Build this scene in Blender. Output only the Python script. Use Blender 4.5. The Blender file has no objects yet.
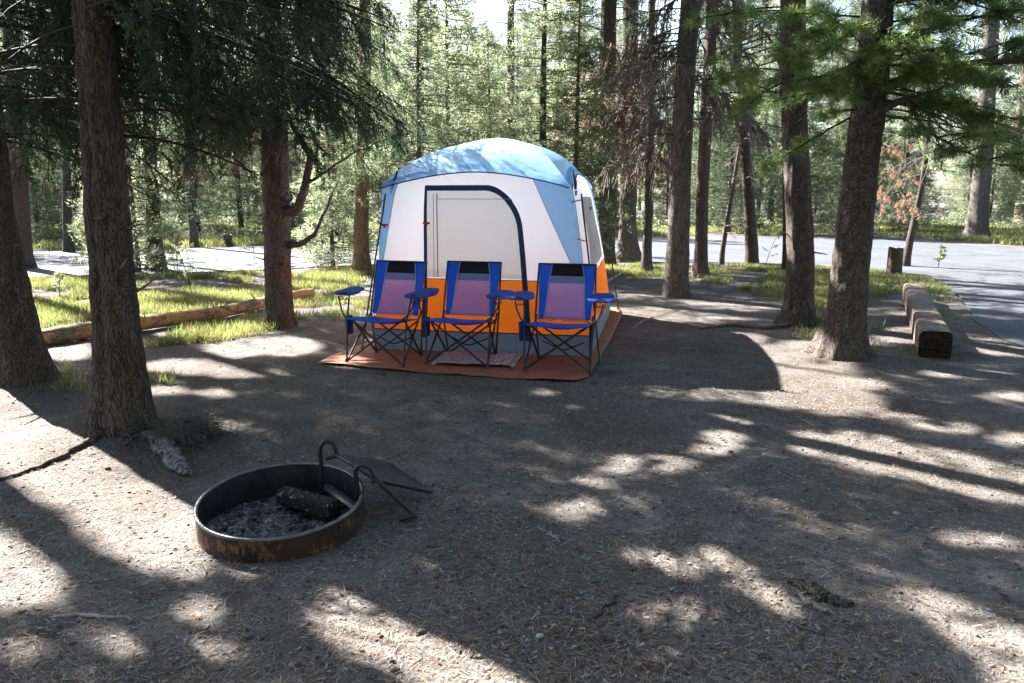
import bpy, math, random
import numpy as np
from math import radians as R, sin, cos, tan, pi, atan2, sqrt
from mathutils import Vector, Matrix

rng = np.random.default_rng(11)
random.seed(5)
sc = bpy.context.scene
COL = sc.collection

# ------------------------------------------------------------------ camera frame
TH = R(11.05); FPX = 768.0; CH = 1.6
CX, CY = 512.0, 341.5

def ray(px, py):
    x = (px - CX) / FPX; u = (CY - py) / FPX
    return np.array([x, cos(TH) + u * sin(TH), -sin(TH) + u * cos(TH)])
def Wz(px, py, z=0.0):
    d = ray(px, py); t = (z - CH) / d[2]
    return np.array([0, 0, CH]) + d * t
def W(px, py, Y):
    d = ray(px, py); t = Y / d[1]
    return np.array([0, 0, CH]) + d * t
def depth(p):
    return p[1] * cos(TH) + (CH - p[2]) * sin(TH)
def proj(x, y, z=0.0):
    dep = y * cos(TH) + (CH - z) * sin(TH)
    up = y * sin(TH) - (CH - z) * cos(TH)
    dep = np.maximum(dep, 1e-3)
    return CX + FPX * x / dep, CY - FPX * up / dep

# sun (direction towards the sun): ahead and to the left
AZ = R(47); EL = R(37)
SUN = np.array([-sin(AZ) * cos(EL), cos(AZ) * cos(EL), sin(EL)])

# ------------------------------------------------------------------ noise
def _h(ix, iy, iz):
    n = (ix * 374761393 + iy * 668265263 + iz * 2147483647 + 1013904223) & 0xffffffff
    n = ((n ^ (n >> 13)) * 1274126177) & 0xffffffff
    n = (n ^ (n >> 16)) & 0xffffffff
    return n / 4294967295.0
def vnoise(x, y, z=0.0):
    x = np.asarray(x, float); y = np.asarray(y, float); z = np.asarray(z, float) + 0 * x
    x, y, z = np.broadcast_arrays(x, y, z)
    ix = np.floor(x).astype(np.int64); iy = np.floor(y).astype(np.int64); iz = np.floor(z).astype(np.int64)
    fx = x - ix; fy = y - iy; fz = z - iz
    fx = fx * fx * (3 - 2 * fx); fy = fy * fy * (3 - 2 * fy); fz = fz * fz * (3 - 2 * fz)
    r = 0
    for a in (0, 1):
        for b in (0, 1):
            for c in (0, 1):
                w = (fx if a else 1 - fx) * (fy if b else 1 - fy) * (fz if c else 1 - fz)
                r = r + w * _h(ix + a, iy + b, iz + c)
    return r * 2 - 1
def fbm(x, y, z=0.0, o=4):
    r = 0; a = 1.0; f = 1.0
    for i in range(o):
        r = r + a * vnoise(np.asarray(x) * f + i * 17.3, np.asarray(y) * f - i * 9.1, np.asarray(z) * f)
        a *= .5; f *= 2.03
    return r / 1.9

# ------------------------------------------------------------------ mesh collector
class Geo:
    def __init__(s):
        s.v = []; s.n = 0; s.f = {3: [], 4: []}; s.m = {3: [], 4: []}
    def add(s, v, f, mi=0):
        v = np.asarray(v, float).reshape(-1, 3); f = np.asarray(f, int)
        if len(f) == 0: return
        k = f.shape[1]
        s.v.append(v); s.f[k].append(f + s.n); s.m[k].append(np.full(len(f), mi)); s.n += len(v)
    def grid(s, P, mi=0, cu=False, cv=False):
        # P: (nu, nv, 3)
        nu, nv = P.shape[:2]
        I = np.arange(nu * nv).reshape(nu, nv)
        if cu: I = np.vstack([I, I[:1]])
        if cv: I = np.hstack([I, I[:, :1]])
        f = np.stack([I[:-1, :-1], I[1:, :-1], I[1:, 1:], I[:-1, 1:]], -1).reshape(-1, 4)
        s.add(P.reshape(-1, 3), f, mi)
    def tube(s, pts, rad, n=6, mi=0, cap=False):
        pts = np.asarray(pts, float); m = len(pts)
        rad = np.broadcast_to(np.asarray(rad, float), (m,))
        t = np.gradient(pts, axis=0); t /= np.linalg.norm(t, axis=1, keepdims=True) + 1e-9
        ref = np.array([0, 0, 1.0]) if abs(t[0][2]) < .9 else np.array([1.0, 0, 0])
        u = np.cross(t, ref); u /= np.linalg.norm(u, axis=1, keepdims=True) + 1e-9
        # keep frame continuous
        for i in range(1, m):
            w = u[i - 1] - t[i] * np.dot(u[i - 1], t[i]); L = np.linalg.norm(w)
            if L > 1e-6: u[i] = w / L
        v = np.cross(t, u)
        a = np.arange(n) * 2 * pi / n
        P = pts[:, None, :] + rad[:, None, None] * (np.cos(a)[None, :, None] * u[:, None, :] + np.sin(a)[None, :, None] * v[:, None, :])
        s.grid(P, mi, cv=True)
        if cap:
            for e in (0, m - 1):
                b = np.vstack([P[e], pts[e]]); i = np.arange(n)
                s.add(b, np.stack([i, (i + 1) % n, np.full(n, n)], -1), mi)
    def tubes3(s, A, B, ra, rb, mi=0):
        # many straight 3-sided twigs
        A = np.asarray(A, float); B = np.asarray(B, float)
        d = B - A; L = np.linalg.norm(d, axis=1, keepdims=True) + 1e-9; d = d / L
        r = np.where(np.abs(d[:, 2:3]) < .9, np.array([[0, 0, 1.0]]), np.array([[1.0, 0, 0]]))
        u = np.cross(d, r); u /= np.linalg.norm(u, axis=1, keepdims=True); v = np.cross(d, u)
        ra = np.broadcast_to(ra, (len(A),))[:, None]; rb = np.broadcast_to(rb, (len(A),))[:, None]
        P = []
        for k in range(3):
            a = k * 2 * pi / 3; o = cos(a) * u + sin(a) * v
            P.append(A + o * ra)
        for k in range(3):
            a = k * 2 * pi / 3; o = cos(a) * u + sin(a) * v
            P.append(B + o * rb)
        P = np.stack(P, 1); n = len(A)
        b = (np.arange(n) * 6)[:, None]
        f = np.concatenate([b + np.array([[k, (k + 1) % 3, 3 + (k + 1) % 3, 3 + k]]) for k in range(3)], 0)
        s.add(P.reshape(-1, 3), f, mi)
    def leaves(s, C, D, L, Wd, mi=0):
        # diamond leaves: base C, direction D
        C = np.asarray(C, float); D = np.asarray(D, float); n = len(C)
        if n == 0: return
        D = D / (np.linalg.norm(D, axis=1, keepdims=True) + 1e-9)
        q = rng.normal(size=(n, 3)); u = np.cross(D, q); u /= np.linalg.norm(u, axis=1, keepdims=True) + 1e-9
        L = np.broadcast_to(L, (n,))[:, None]; Wd = np.broadcast_to(Wd, (n,))[:, None]
        P = np.stack([C, C + D * L * .45 + u * Wd * .5, C + D * L, C + D * L * .45 - u * Wd * .5], 1)
        f = (np.arange(n) * 4)[:, None] + np.arange(4)[None]
        s.add(P.reshape(-1, 3), f, mi)
    def box(s, c, size, rot=None, mi=0, taper=0):
        c = np.asarray(c, float); h = np.asarray(size, float) / 2
        V = np.array([[x, y, z] for x in (-1, 1) for y in (-1, 1) for z in (-1, 1)], float) * h
        if rot is not None: V = V @ np.array(rot).T
        s.add(V + c, [[0, 1, 3, 2], [4, 6, 7, 5], [0, 4, 5, 1], [2, 3, 7, 6], [0, 2, 6, 4], [1, 5, 7, 3]], mi)
    def arrays(s):
        v = np.concatenate(s.v) if s.v else np.zeros((0, 3))
        f3 = np.concatenate(s.f[3]) if s.f[3] else np.zeros((0, 3), int)
        f4 = np.concatenate(s.f[4]) if s.f[4] else np.zeros((0, 4), int)
        m = np.concatenate([np.concatenate(s.m[3]) if s.m[3] else np.zeros(0, int), np.concatenate(s.m[4]) if s.m[4] else np.zeros(0, int)])
        return v, f3, f4, m
    def mesh(s, name, mats, smooth=True):
        v, f3, f4, m = s.arrays()
        me = bpy.data.meshes.new(name)
        me.vertices.add(len(v)); me.vertices.foreach_set('co', v.astype(np.float32).ravel())
        loops = np.concatenate([f3.ravel(), f4.ravel()]).astype(np.int32)
        me.loops.add(len(loops)); me.loops.foreach_set('vertex_index', loops)
        st = np.concatenate([np.arange(len(f3)) * 3, len(f3) * 3 + np.arange(len(f4)) * 4]).astype(np.int32)
        me.polygons.add(len(st)); me.polygons.foreach_set('loop_start', st)
        me.polygons.foreach_set('material_index', m.astype(np.int32))
        if smooth is True: me.polygons.foreach_set('use_smooth', np.ones(len(st), bool))
        for mt in (mats if isinstance(mats, (list, tuple)) else [mats]): me.materials.append(mt)
        me.update(calc_edges=True); me.validate()
        return me
    def build(s, name, mats, parent=None, smooth=True, origin=None):
        me = s.mesh(name, mats, smooth)
        o = bpy.data.objects.new(name, me); COL.objects.link(o)
        if parent is not None:
            o.parent = parent
            o.matrix_parent_inverse = parent.matrix_basis.inverted()
        return o

def tag(o, label=None, cat=None, group=None, kind=None):
    if label: o['label'] = label
    if cat: o['category'] = cat
    if group: o['group'] = group
    if kind: o['kind'] = kind
    return o
def empty(name, loc, label=None, cat=None, group=None, rz=0):
    o = bpy.data.objects.new(name, None); COL.objects.link(o)
    o.location = [float(a) for a in loc]; o.rotation_euler = (0, 0, rz); o.empty_display_size = .2
    bpy.context.view_layer.update() if False else None
    o.matrix_basis = Matrix.Translation(Vector([float(a) for a in loc])) @ Matrix.Rotation(rz, 4, 'Z')
    return tag(o, label, cat, group)
def copy_tree(o, parent=None):
    c = o.copy(); COL.objects.link(c)
    if parent is not None: c.parent = parent
    for ch in [x for x in COL.objects if x.parent == o]: copy_tree(ch, c)
    return c

# ------------------------------------------------------------------ materials
def newmat(name):
    m = bpy.data.materials.new(name); m.use_nodes = True
    nt = m.node_tree; nt.nodes.clear()
    out = nt.nodes.new('ShaderNodeOutputMaterial')
    return m, nt, out
def nd(nt, t, **k):
    n = nt.nodes.new(t)
    for a, b in k.items():
        if a in n.inputs: n.inputs[a].default_value = b
        else: setattr(n, a, b)
    return n
def coords(nt, scale=(1, 1, 1), space='Object'):
    tc = nt.nodes.new('ShaderNodeTexCoord'); mp = nt.nodes.new('ShaderNodeMapping')
    mp.inputs['Scale'].default_value = scale
    nt.links.new(tc.outputs[space], mp.inputs['Vector'])
    return mp.outputs['Vector']
def noise(nt, vec, scale, detail=4, rough=.55):
    n = nd(nt, 'ShaderNodeTexNoise'); n.inputs['Scale'].default_value = scale
    n.inputs['Detail'].default_value = detail; n.inputs['Roughness'].default_value = rough
    nt.links.new(vec, n.inputs['Vector']); return n.outputs['Fac']
def ramp(nt, fac, stops):
    r = nt.nodes.new('ShaderNodeValToRGB'); e = r.color_ramp.elements
    while len(e) < len(stops): e.new(.5)
    for i, (p, c) in enumerate(stops):
        e[i].position = p; e[i].color = (*c, 1) if len(c) == 3 else c
    nt.links.new(fac, r.inputs['Fac']); return r.outputs['Color']
def mixc(nt, fac, a, b, mode='MIX'):
    m = nt.nodes.new('ShaderNodeMix'); m.data_type = 'RGBA'; m.blend_type = mode
    for s, val in ((0, fac), (6, a), (7, b)):
        if isinstance(val, bpy.types.NodeSocket): nt.links.new(val, m.inputs[s])
        elif s == 0: m.inputs[0].default_value = val
        else: m.inputs[s].default_value = (*val, 1)
    return m.outputs[2]
def bump(nt, h, strength=.5, dist=.01):
    b = nt.nodes.new('ShaderNodeBump'); b.inputs['Strength'].default_value = strength
    b.inputs['Distance'].default_value = dist; nt.links.new(h, b.inputs['Height']); return b.outputs['Normal']
def principled(nt, out, col, rough=.8, normal=None, metal=0, spec=.3):
    p = nt.nodes.new('ShaderNodeBsdfPrincipled')
    if isinstance(col, bpy.types.NodeSocket): nt.links.new(col, p.inputs['Base Color'])
    else: p.inputs['Base Color'].default_value = (*col, 1)
    if isinstance(rough, bpy.types.NodeSocket): nt.links.new(rough, p.inputs['Roughness'])
    else: p.inputs['Roughness'].default_value = rough
    p.inputs['Metallic'].default_value = metal
    p.inputs['Specular IOR Level'].default_value = spec
    if normal is not None: nt.links.new(normal, p.inputs['Normal'])
    if out is not None: nt.links.new(p.outputs[0], out.inputs[0])
    return p

def mat_simple(name, col, rough=.6, metal=0, var=.15, scale=8, bmp=0, spec=.3):
    m, nt, out = newmat(name)
    v = coords(nt); n = noise(nt, v, scale, 5)
    c = ramp(nt, n, [(.3, tuple(x * (1 - var) for x in col)), (.7, tuple(min(1, x * (1 + var)) for x in col))])
    nrm = bump(nt, noise(nt, v, scale * 8, 3), bmp, .002) if bmp else None
    principled(nt, out, c, rough, nrm, metal, spec); return m

def mat_bark(name, dark, light, tint=None, zs=.28, sc_=26, bs=.9):
    m, nt, out = newmat(name)
    v = coords(nt, (1, 1, zs))
    vor = nt.nodes.new('ShaderNodeTexVoronoi'); vor.feature = 'DISTANCE_TO_EDGE'; vor.inputs['Scale'].default_value = sc_
    wv = mixc(nt, .12, v, (0, 0, 0)); nn = nd(nt, 'ShaderNodeTexNoise', Scale=9.0, Detail=4.0); nt.links.new(v, nn.inputs['Vector'])
    add = nt.nodes.new('ShaderNodeVectorMath'); add.operation = 'MULTIPLY_ADD'
    nt.links.new(nn.outputs['Color'], add.inputs[0]); add.inputs[1].default_value = (.3, .3, .3); nt.links.new(v, add.inputs[2])
    nt.links.new(add.outputs[0], vor.inputs['Vector'])
    crack = ramp(nt, vor.outputs['Distance'], [(0, (.25, .25, .25)), (.12, (1, 1, 1))])
    n1 = noise(nt, v, 22, 7, .7); n2 = noise(nt, coords(nt, (1, 1, .6)), 2.2, 3)
    base = ramp(nt, n1, [(.28, dark), (.72, light)])
    if tint is not None:
        base = mixc(nt, ramp(nt, n2, [(.42, (0, 0, 0)), (.62, (1, 1, 1))]), base, mixc(nt, n1, tint, tuple(x * .5 for x in tint)))
    lich = ramp(nt, noise(nt, coords(nt), 34, 4, .6), [(.62, (0, 0, 0)), (.72, (.35, .35, .35))])
    base = mixc(nt, lich, base, (.2, .2, .18))
    c = mixc(nt, crack, tuple(x * .5 for x in dark), base)
    h = mixc(nt, .45, crack, n1)
    principled(nt, out, c, .92, bump(nt, h, bs, .025), 0, .12)
    return m

def mat_leaf(name, cols, trans=.45, tmul=1.6, rand=True, scale=1.2, spec=.25):
    m, nt, out = newmat(name)
    v = coords(nt, space='Object')
    f = noise(nt, v, scale, 3)
    f2 = noise(nt, v, scale * 9, 2)
    mx = nd(nt, 'ShaderNodeMath', operation='ADD'); nt.links.new(f, mx.inputs[0]); nt.links.new(f2, mx.inputs[1])
    fac = nd(nt, 'ShaderNodeMath', operation='MULTIPLY'); nt.links.new(mx.outputs[0], fac.inputs[0]); fac.inputs[1].default_value = .5
    fo = fac.outputs[0]
    if rand:
        oi = nt.nodes.new('ShaderNodeObjectInfo'); a = nd(nt, 'ShaderNodeMath', operation='MULTIPLY_ADD')
        nt.links.new(oi.outputs['Random'], a.inputs[0]); a.inputs[1].default_value = .22; 
        s2 = nd(nt, 'ShaderNodeMath', operation='SUBTRACT'); nt.links.new(fo, s2.inputs[0]); s2.inputs[1].default_value = .11
        nt.links.new(s2.outputs[0], a.inputs[2]); fo = a.outputs[0]
    k = len(cols); c = ramp(nt, fo, [(.3 + .4 * i / (k - 1), cc) for i, cc in enumerate(cols)])
    p = principled(nt, None, c, .55, None, 0, spec)
    t = nt.nodes.new('ShaderNodeBsdfTranslucent')
    tc = mixc(nt, 1.0, c, (tmul * 1.05, tmul * 1.06, tmul * .82), 'MULTIPLY'); nt.links.new(tc, t.inputs['Color'])
    ms = nt.nodes.new('ShaderNodeMixShader'); ms.inputs[0].default_value = trans
    nt.links.new(p.outputs[0], ms.inputs[1]); nt.links.new(t.outputs[0], ms.inputs[2]); nt.links.new(ms.outputs[0], out.inputs[0])
    return m

def mat_cloth(name, col, trans=.3, var=.06, weave=0, rough=.6, tcol=None, wr=.35, spec=.3):
    m, nt, out = newmat(name)
    v = coords(nt); n = noise(nt, v, 3, 4)
    c = ramp(nt, n, [(.3, tuple(x * (1 - var) for x in col)), (.7, tuple(min(1, x * (1 + var)) for x in col))])
    wr1 = noise(nt, coords(nt, (1, 1, .5)), 5.5, 5, .6)
    p = principled(nt, None, c, rough, bump(nt, wr1, wr, .04), 0, spec)
    t = nt.nodes.new('ShaderNodeBsdfTranslucent'); t.inputs['Color'].default_value = (*(tcol or col), 1)
    ms = nt.nodes.new('ShaderNodeMixShader'); ms.inputs[0].default_value = trans
    nt.links.new(p.outputs[0], ms.inputs[1]); nt.links.new(t.outputs[0], ms.inputs[2]); nt.links.new(ms.outputs[0], out.inputs[0])
    return m

# ground: dusty soil with needle duff
def mat_ground():
    m, nt, out = newmat('forest_soil')
    v = coords(nt)
    big = noise(nt, v, .55, 5, .6); mid = noise(nt, v, 3.2, 6, .65); fine = noise(nt, v, 42, 6, .75); grit = noise(nt, v, 160, 3, .7)
    soil = ramp(nt, mid, [(.3, (.068, .061, .056)), (.52, (.14, .129, .12)), (.72, (.25, .234, .218))])
    duff = ramp(nt, fine, [(.3, (.028, .022, .018)), (.55, (.082, .064, .051)), (.75, (.2, .162, .126))])
    dm = ramp(nt, mixc(nt, .35, big, mid), [(.47, (0, 0, 0)), (.62, (1, 1, 1))])
    c = mixc(nt, dm, soil, duff)
    c = mixc(nt, ramp(nt, grit, [(.38, (1, 1, 1)), (.5, (0, 0, 0))]), c, (.07, .06, .055))
    c = mixc(nt, ramp(nt, noise(nt, v, 95, 2, .5), [(.66, (0, 0, 0)), (.72, (1, 1, 1))]), c, (.33, .3, .26))
    vor = nt.nodes.new('ShaderNodeTexVoronoi'); vor.inputs['Scale'].default_value = 60; nt.links.new(v, vor.inputs['Vector'])
    h = mixc(nt, .5, fine, vor.outputs['Distance']); h = mixc(nt, .35, h, mid)
    principled(nt, out, c, .95, bump(nt, h, .6, .022), 0, .1)
    return m
def mat_asphalt():
    m, nt, out = newmat('worn_asphalt'); v = coords(nt)
    c = ramp(nt, noise(nt, v, 1.2, 6, .6), [(.35, (.045, .053, .066)), (.7, (.09, .1, .118))])
    c = mixc(nt, ramp(nt, noise(nt, v, 60, 3), [(.45, (.5, .5, .5)), (.6, (0, 0, 0))]), c, (.08, .08, .085))
    principled(nt, out, c, .85, bump(nt, noise(nt, v, 90, 3), .4, .01), 0, .3); return m

M = {}
M['ground'] = mat_ground(); M['asphalt'] = mat_asphalt()
M['bark_dark'] = mat_bark('rough_dark_bark', (.05, .04, .034), (.19, .165, .15), (.15, .115, .095), .22, 40)
M['bark_grey'] = mat_bark('grey_bark', (.07, .062, .055), (.22, .195, .175), None, .35, 34)
M['bark_scale'] = mat_bark('scaly_pine_bark', (.06, .048, .042), (.26, .215, .185), None, .55, 48, 1.0)
M['bark_red'] = mat_bark('reddish_bark', (.07, .052, .044), (.2, .17, .155), (.21, .135, .11), .25, 44)
M['bark_tan'] = mat_bark('bare_tan_wood', (.15, .1, .06), (.36, .25, .16), None, .12, 18, .5)
M['twig'] = mat_simple('dead_twig', (.15, .125, .105), .9, 0, .4, 6)
M['twig_dark'] = mat_simple('dark_twig', (.035, .028, .023), .9, 0, .3, 6)
M['twig_red'] = mat_simple('brown_dead_twig', (.2, .12, .085), .9, 0, .4, 6)
M['spruce'] = mat_leaf('spruce_needles', [(.022, .042, .024), (.045, .08, .042), (.09, .135, .07)], .42, 1.6, False)
M['pine_near'] = mat_leaf('pine_needles', [(.05, .09, .045), (.12, .18, .07), (.27, .33, .13)], .5, 1.7, False, 2.2)
M['pine_far'] = mat_leaf('sunlit_pine_needles', [(.08, .1, .074), (.16, .188, .138), (.31, .33, .255)], .5, 1.7, True, .8)  # paler copy of the needles, sunlight put into the colour
M['pine_dark'] = mat_leaf('shaded_pine_needles', [(.04, .06, .036), (.07, .1, .055), (.12, .155, .085)], .4, 1.5, True, .8)  # darker copy of the needles, shade put into the colour
M['rust_needles'] = mat_leaf('dead_rusty_needles', [(.3, .14, .08), (.42, .22, .14), (.5, .33, .22)], .4, 1.2, False)
M['grass'] = mat_leaf('meadow_grass', [(.08, .12, .04), (.14, .18, .065), (.24, .26, .12)], .5, 1.5, False, .7)
M['grass_dry'] = mat_leaf('dry_grass', [(.2, .16, .08), (.32, .27, .15), (.42, .36, .22)], .35, 1.1, False, 2)

# ------------------------------------------------------------------ world, sun, camera
w = bpy.data.worlds.new('World'); sc.world = w; w.use_nodes = True
nt = w.node_tree; bg = nt.nodes['Background']
sky = nt.nodes.new('ShaderNodeTexSky'); sky.sky_type = 'NISHITA'; sky.sun_disc = False
sky.sun_elevation = EL; sky.sun_rotation = -AZ; sky.air_density = 1.0; sky.dust_density = 1.6; sky.ozone_density = 1.0
nt.links.new(sky.outputs[0], bg.inputs[0]); bg.inputs[1].default_value = .05
sl = bpy.data.lights.new('sun', 'SUN'); sl.energy = 5.0; sl.angle = R(.53); sl.color = (1, .965, .91)
so = bpy.data.objects.new('sun', sl); COL.objects.link(so)
so.rotation_euler = Vector(SUN).to_track_quat('Z', 'Y').to_euler()
so.location = (-8, 8, 12)
cam = bpy.data.cameras.new('camera'); co = bpy.data.objects.new('camera', cam); COL.objects.link(co)
co.location = (0, 0, CH); co.rotation_euler = (pi / 2 - TH, 0, 0); cam.sensor_width = 36; cam.lens = FPX / 1024 * 36
cam.clip_end = 1500; cam.clip_start = .05; sc.camera = co
sc.view_settings.view_transform = 'Standard'; sc.view_settings.look = 'None'; sc.view_settings.gamma = 1
sc.view_settings.exposure = 3.08
sc.cycles.max_bounces = 8; sc.cycles.diffuse_bounces = 4; sc.cycles.transmission_bounces = 4
sc.cycles.use_denoising = True

# ------------------------------------------------------------------ bright patches on the ground (read off the photo)
def inpoly(px, py, poly):
    inside = np.zeros(np.shape(px), bool); n = len(poly); j = n - 1
    for i in range(n):
        xi, yi = poly[i]; xj, yj = poly[j]
        c = ((yi > py) != (yj > py)) & (px < (xj - xi) * (py - yi) / (yj - yi + 1e-12) + xi)
        inside ^= c; j = i
    return inside
POLY = [
 [(-60, 385), (60, 400), (100, 450), (150, 468), (190, 490), (205, 530), (196, 560), (150, 565), (100, 545), (60, 505), (-60, 470)],
 [(-60, 505), (5, 535), (48, 570), (52, 596), (-60, 606)],
 [(305, 598), (345, 574), (400, 600), (440, 618), (500, 645), (560, 662), (560, 682), (500, 700), (430, 700), (390, 660), (340, 640), (310, 620)],
 [(780, 430), (850, 428), (960, 452), (1040, 478), (1040, 508), (940, 488), (850, 465), (790, 448)],
 [(880, 588), (930, 588), (985, 618), (1060, 650), (1060, 720), (1010, 700), (950, 640), (905, 612)],
 [(695, 545), (720, 552), (770, 590), (790, 606), (765, 604), (720, 580)],
 [(775, 345), (840, 345), (850, 395), (800, 405), (765, 400), (800, 378)],
 [(640, 480), (520, 440), (530, 445)],
]
ELL = [(574, 509, 22, 10), (600, 478, 26, 9), (640, 462, 48, 9), (700, 447, 26, 5), (710, 425, 36, 11), (820, 400, 58, 13), (858, 382, 20, 7),
       (180, 365, 40, 7), (230, 350, 30, 7), (285, 346, 34, 9), (160, 390, 24, 5), (213, 392, 16, 4), (221, 425, 18, 5),
       (195, 366, 36, 8), (60, 352, 34, 8), (240, 372, 40, 4), (640, 552, 22, 6), (690, 560, 40, 10), (660, 605, 40, 10), (695, 572, 30, 6),
       (975, 540, 36, 7), (940, 425, 40, 4), (1010, 437, 30, 4), (900, 412, 30, 4), (192, 602, 26, 10), (190, 560, 16, 10), (185, 640, 40, 8),
       (130, 632, 30, 8), (240, 565, 14, 6), (905, 335, 30, 9), (960, 372, 40, 4), (1000, 350, 30, 5), (1005, 395, 30, 4), (720, 440, 14, 5),
       (540, 392, 14, 3), (580, 405, 14, 3), (760, 560, 10, 5), (20, 640, 18, 6), (640, 640, 16, 4), (415, 560, 12, 4), (350, 363, 22, 4)]
def bright(px, py):
    b = np.zeros(np.shape(px), bool)
    for p in POLY: b |= inpoly(px, py, p)
    for (a, c, ra, rb) in ELL: b |= ((px - a) / ra) ** 2 + ((py - c) / rb) ** 2 < .9
    # the flecks on the right are more broken up
    b &= (np.asarray(px) < 520) | (vnoise(np.asarray(px) * .05, np.asarray(py) * .13, 6) > -.22)
    return b

# ------------------------------------------------------------------ road outline and ground
ROADN = [(-200, 283), (0, 278), (120, 275), (260, 270), (340, 266), (470, 262), (640, 262), (760, 263), (860, 268), (930, 276), (958, 296), (975, 318), (1000, 338), (1060, 362), (1400, 420)]
ROADF = [(1900, 262), (1300, 255), (1024, 249), (930, 243), (860, 238), (760, 236), (640, 238), (480, 240), (340, 244), (200, 248), (120, 251), (0, 252), (-400, 256)]
near_w = np.array([Wz(*p)[:2] for p in ROADN]); far_w = np.array([Wz(*p)[:2] for p in ROADF])
road_poly = np.vstack([near_w, far_w])
def in_road(x, y): return inpoly(x, y, road_poly)

def hfun(x, y):
    d = np.sqrt(x ** 2 + y ** 2)
    a = np.clip(1 - (y - 9.5) / 3.5, 0, 1)
    h = .035 * fbm(x * .8 + 3, y * .8, 0, 3) + .014 * fbm(x * 3.5, y * 3.5, 1.7, 3) + .006 * fbm(x * 14, y * 14, 4, 3)
    h = h * a * np.where(np.hypot(x + 1.0, y - 3.5) < .6, .4, 1)
    # camp pad under the tent stays level
    pad = np.exp(-(((x + .25) / 1.9) ** 4 + ((y - 8.3) / 2.4) ** 4))
    h = h * (1 - .85 * pad)
    h = h - .012 * (1 - a)
    # low dirt berm along the log barrier on the right, and a gentle mound round the left tree
    bx, by = Wz(950, 352)[:2]; ex, ey = Wz(915, 297)[:2]
    vx, vy = ex - bx, ey - by; t = np.clip(((x - bx) * vx + (y - by) * vy) / (vx * vx + vy * vy), 0, 1)
    dd = np.hypot(x - bx - t * vx - .05, y - by - t * vy)
    h = h + .05 * np.exp(-(dd / .18) ** 2)
    for (tx, ty) in ((-2.65, 5.0), (-4.05, 6.2)):
        h = h + .07 * np.exp(-((x - tx) ** 2 + (y - ty) ** 2) / .35)
    h = np.where(in_road(x, y), -.03, h)
    return h
def axis(a, b, step, far):
    c = list(np.arange(a, b, step)); lo = []; hi = []
    s = step; x = a
    while x > -far: s = min(s * 1.35, 60); x -= s; lo.append(x)
    s = step; x = c[-1]
    while x < far: s = min(s * 1.35, 60); x += s; hi.append(x)
    return np.array(lo[::-1] + c + hi)
gx = axis(-6.5, 8.5, .045, 500); gy = axis(1.2, 13.0, .045, 500)
X, Y = np.meshgrid(gx, gy, indexing='ij'); Z = hfun(X, Y)
g = Geo(); g.grid(np.stack([X, Y, Z], -1)); tag(g.build('ground', M['ground']), kind='structure')
def gz(x, y): return float(hfun(np.array([x]), np.array([y]))[0])

from mathutils.geometry import tessellate_polygon
def resample(P, n):
    P = np.asarray(P, float); d = np.r_[0, np.cumsum(np.linalg.norm(np.diff(P, axis=0), axis=1))]; t = np.linspace(0, d[-1], n)
    return np.stack([np.interp(t, d, P[:, i]) for i in range(P.shape[1])], -1)
def dens(P, step):
    out = []
    for a, b in zip(P, np.roll(P, -1, axis=0)):
        n = max(1, int(np.linalg.norm(b - a) / step)); n = min(n, 60)
        for k in range(n): out.append(a + (b - a) * k / n)
    return np.array(out)
rp = dens(road_poly, .35); rp = rp + .05 * np.stack([vnoise(rp[:, 0] * 2.2, rp[:, 1] * 2.2), vnoise(rp[:, 0] * 2.2 + 9, rp[:, 1] * 2.2)], -1)
tri = tessellate_polygon([[Vector((p[0], p[1], 0)) for p in rp]])
g = Geo(); g.add(np.c_[rp, np.full(len(rp), .006)], [(t[0], t[1], t[2]) for t in tri])
ro = g.build('road', M['asphalt'], smooth=False); tag(ro, kind='structure')
import bmesh
bm = bmesh.new(); bm.from_mesh(ro.data)
for f in bm.faces:
    if f.normal.z < 0: f.normal_flip()
bm.to_mesh(ro.data); bm.free()

# ------------------------------------------------------------------ trees
TRUNKS = []      # (path array, radii) used by the crowns
def trunk_path(pxs, Yb, lean=0.0, H=13.0):
    """pxs: (px, py, width_px) from the base upwards, at the distance Yb; continued above the frame to height H"""
    P = []; r = []
    for i, (px, py, wd) in enumerate(pxs):
        p = W(px, py, Yb); P.append(p); r.append(wd / 2 * depth(p) / FPX)
    P = np.array(P); r = np.array(r); P[0, 2] = min(P[0, 2], 0)
    d = P[-1] - P[-2]; d = d / max(d[2], .05)
    z0 = P[-1][2]; n = 10; ex = []; er = []
    for k in range(1, n + 1):
        t = k / n; z = z0 + (H - z0) * t
        s_ = (z - z0) * (1 - .6 * t)
        ex.append([P[-1][0] + d[0] * s_, P[-1][1] + lean * (z - z0), z]); er.append(r[-1] * (1 - t * .85))
    P = np.vstack([P, ex]); r = np.r_[r, er]
    return P, r

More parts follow.
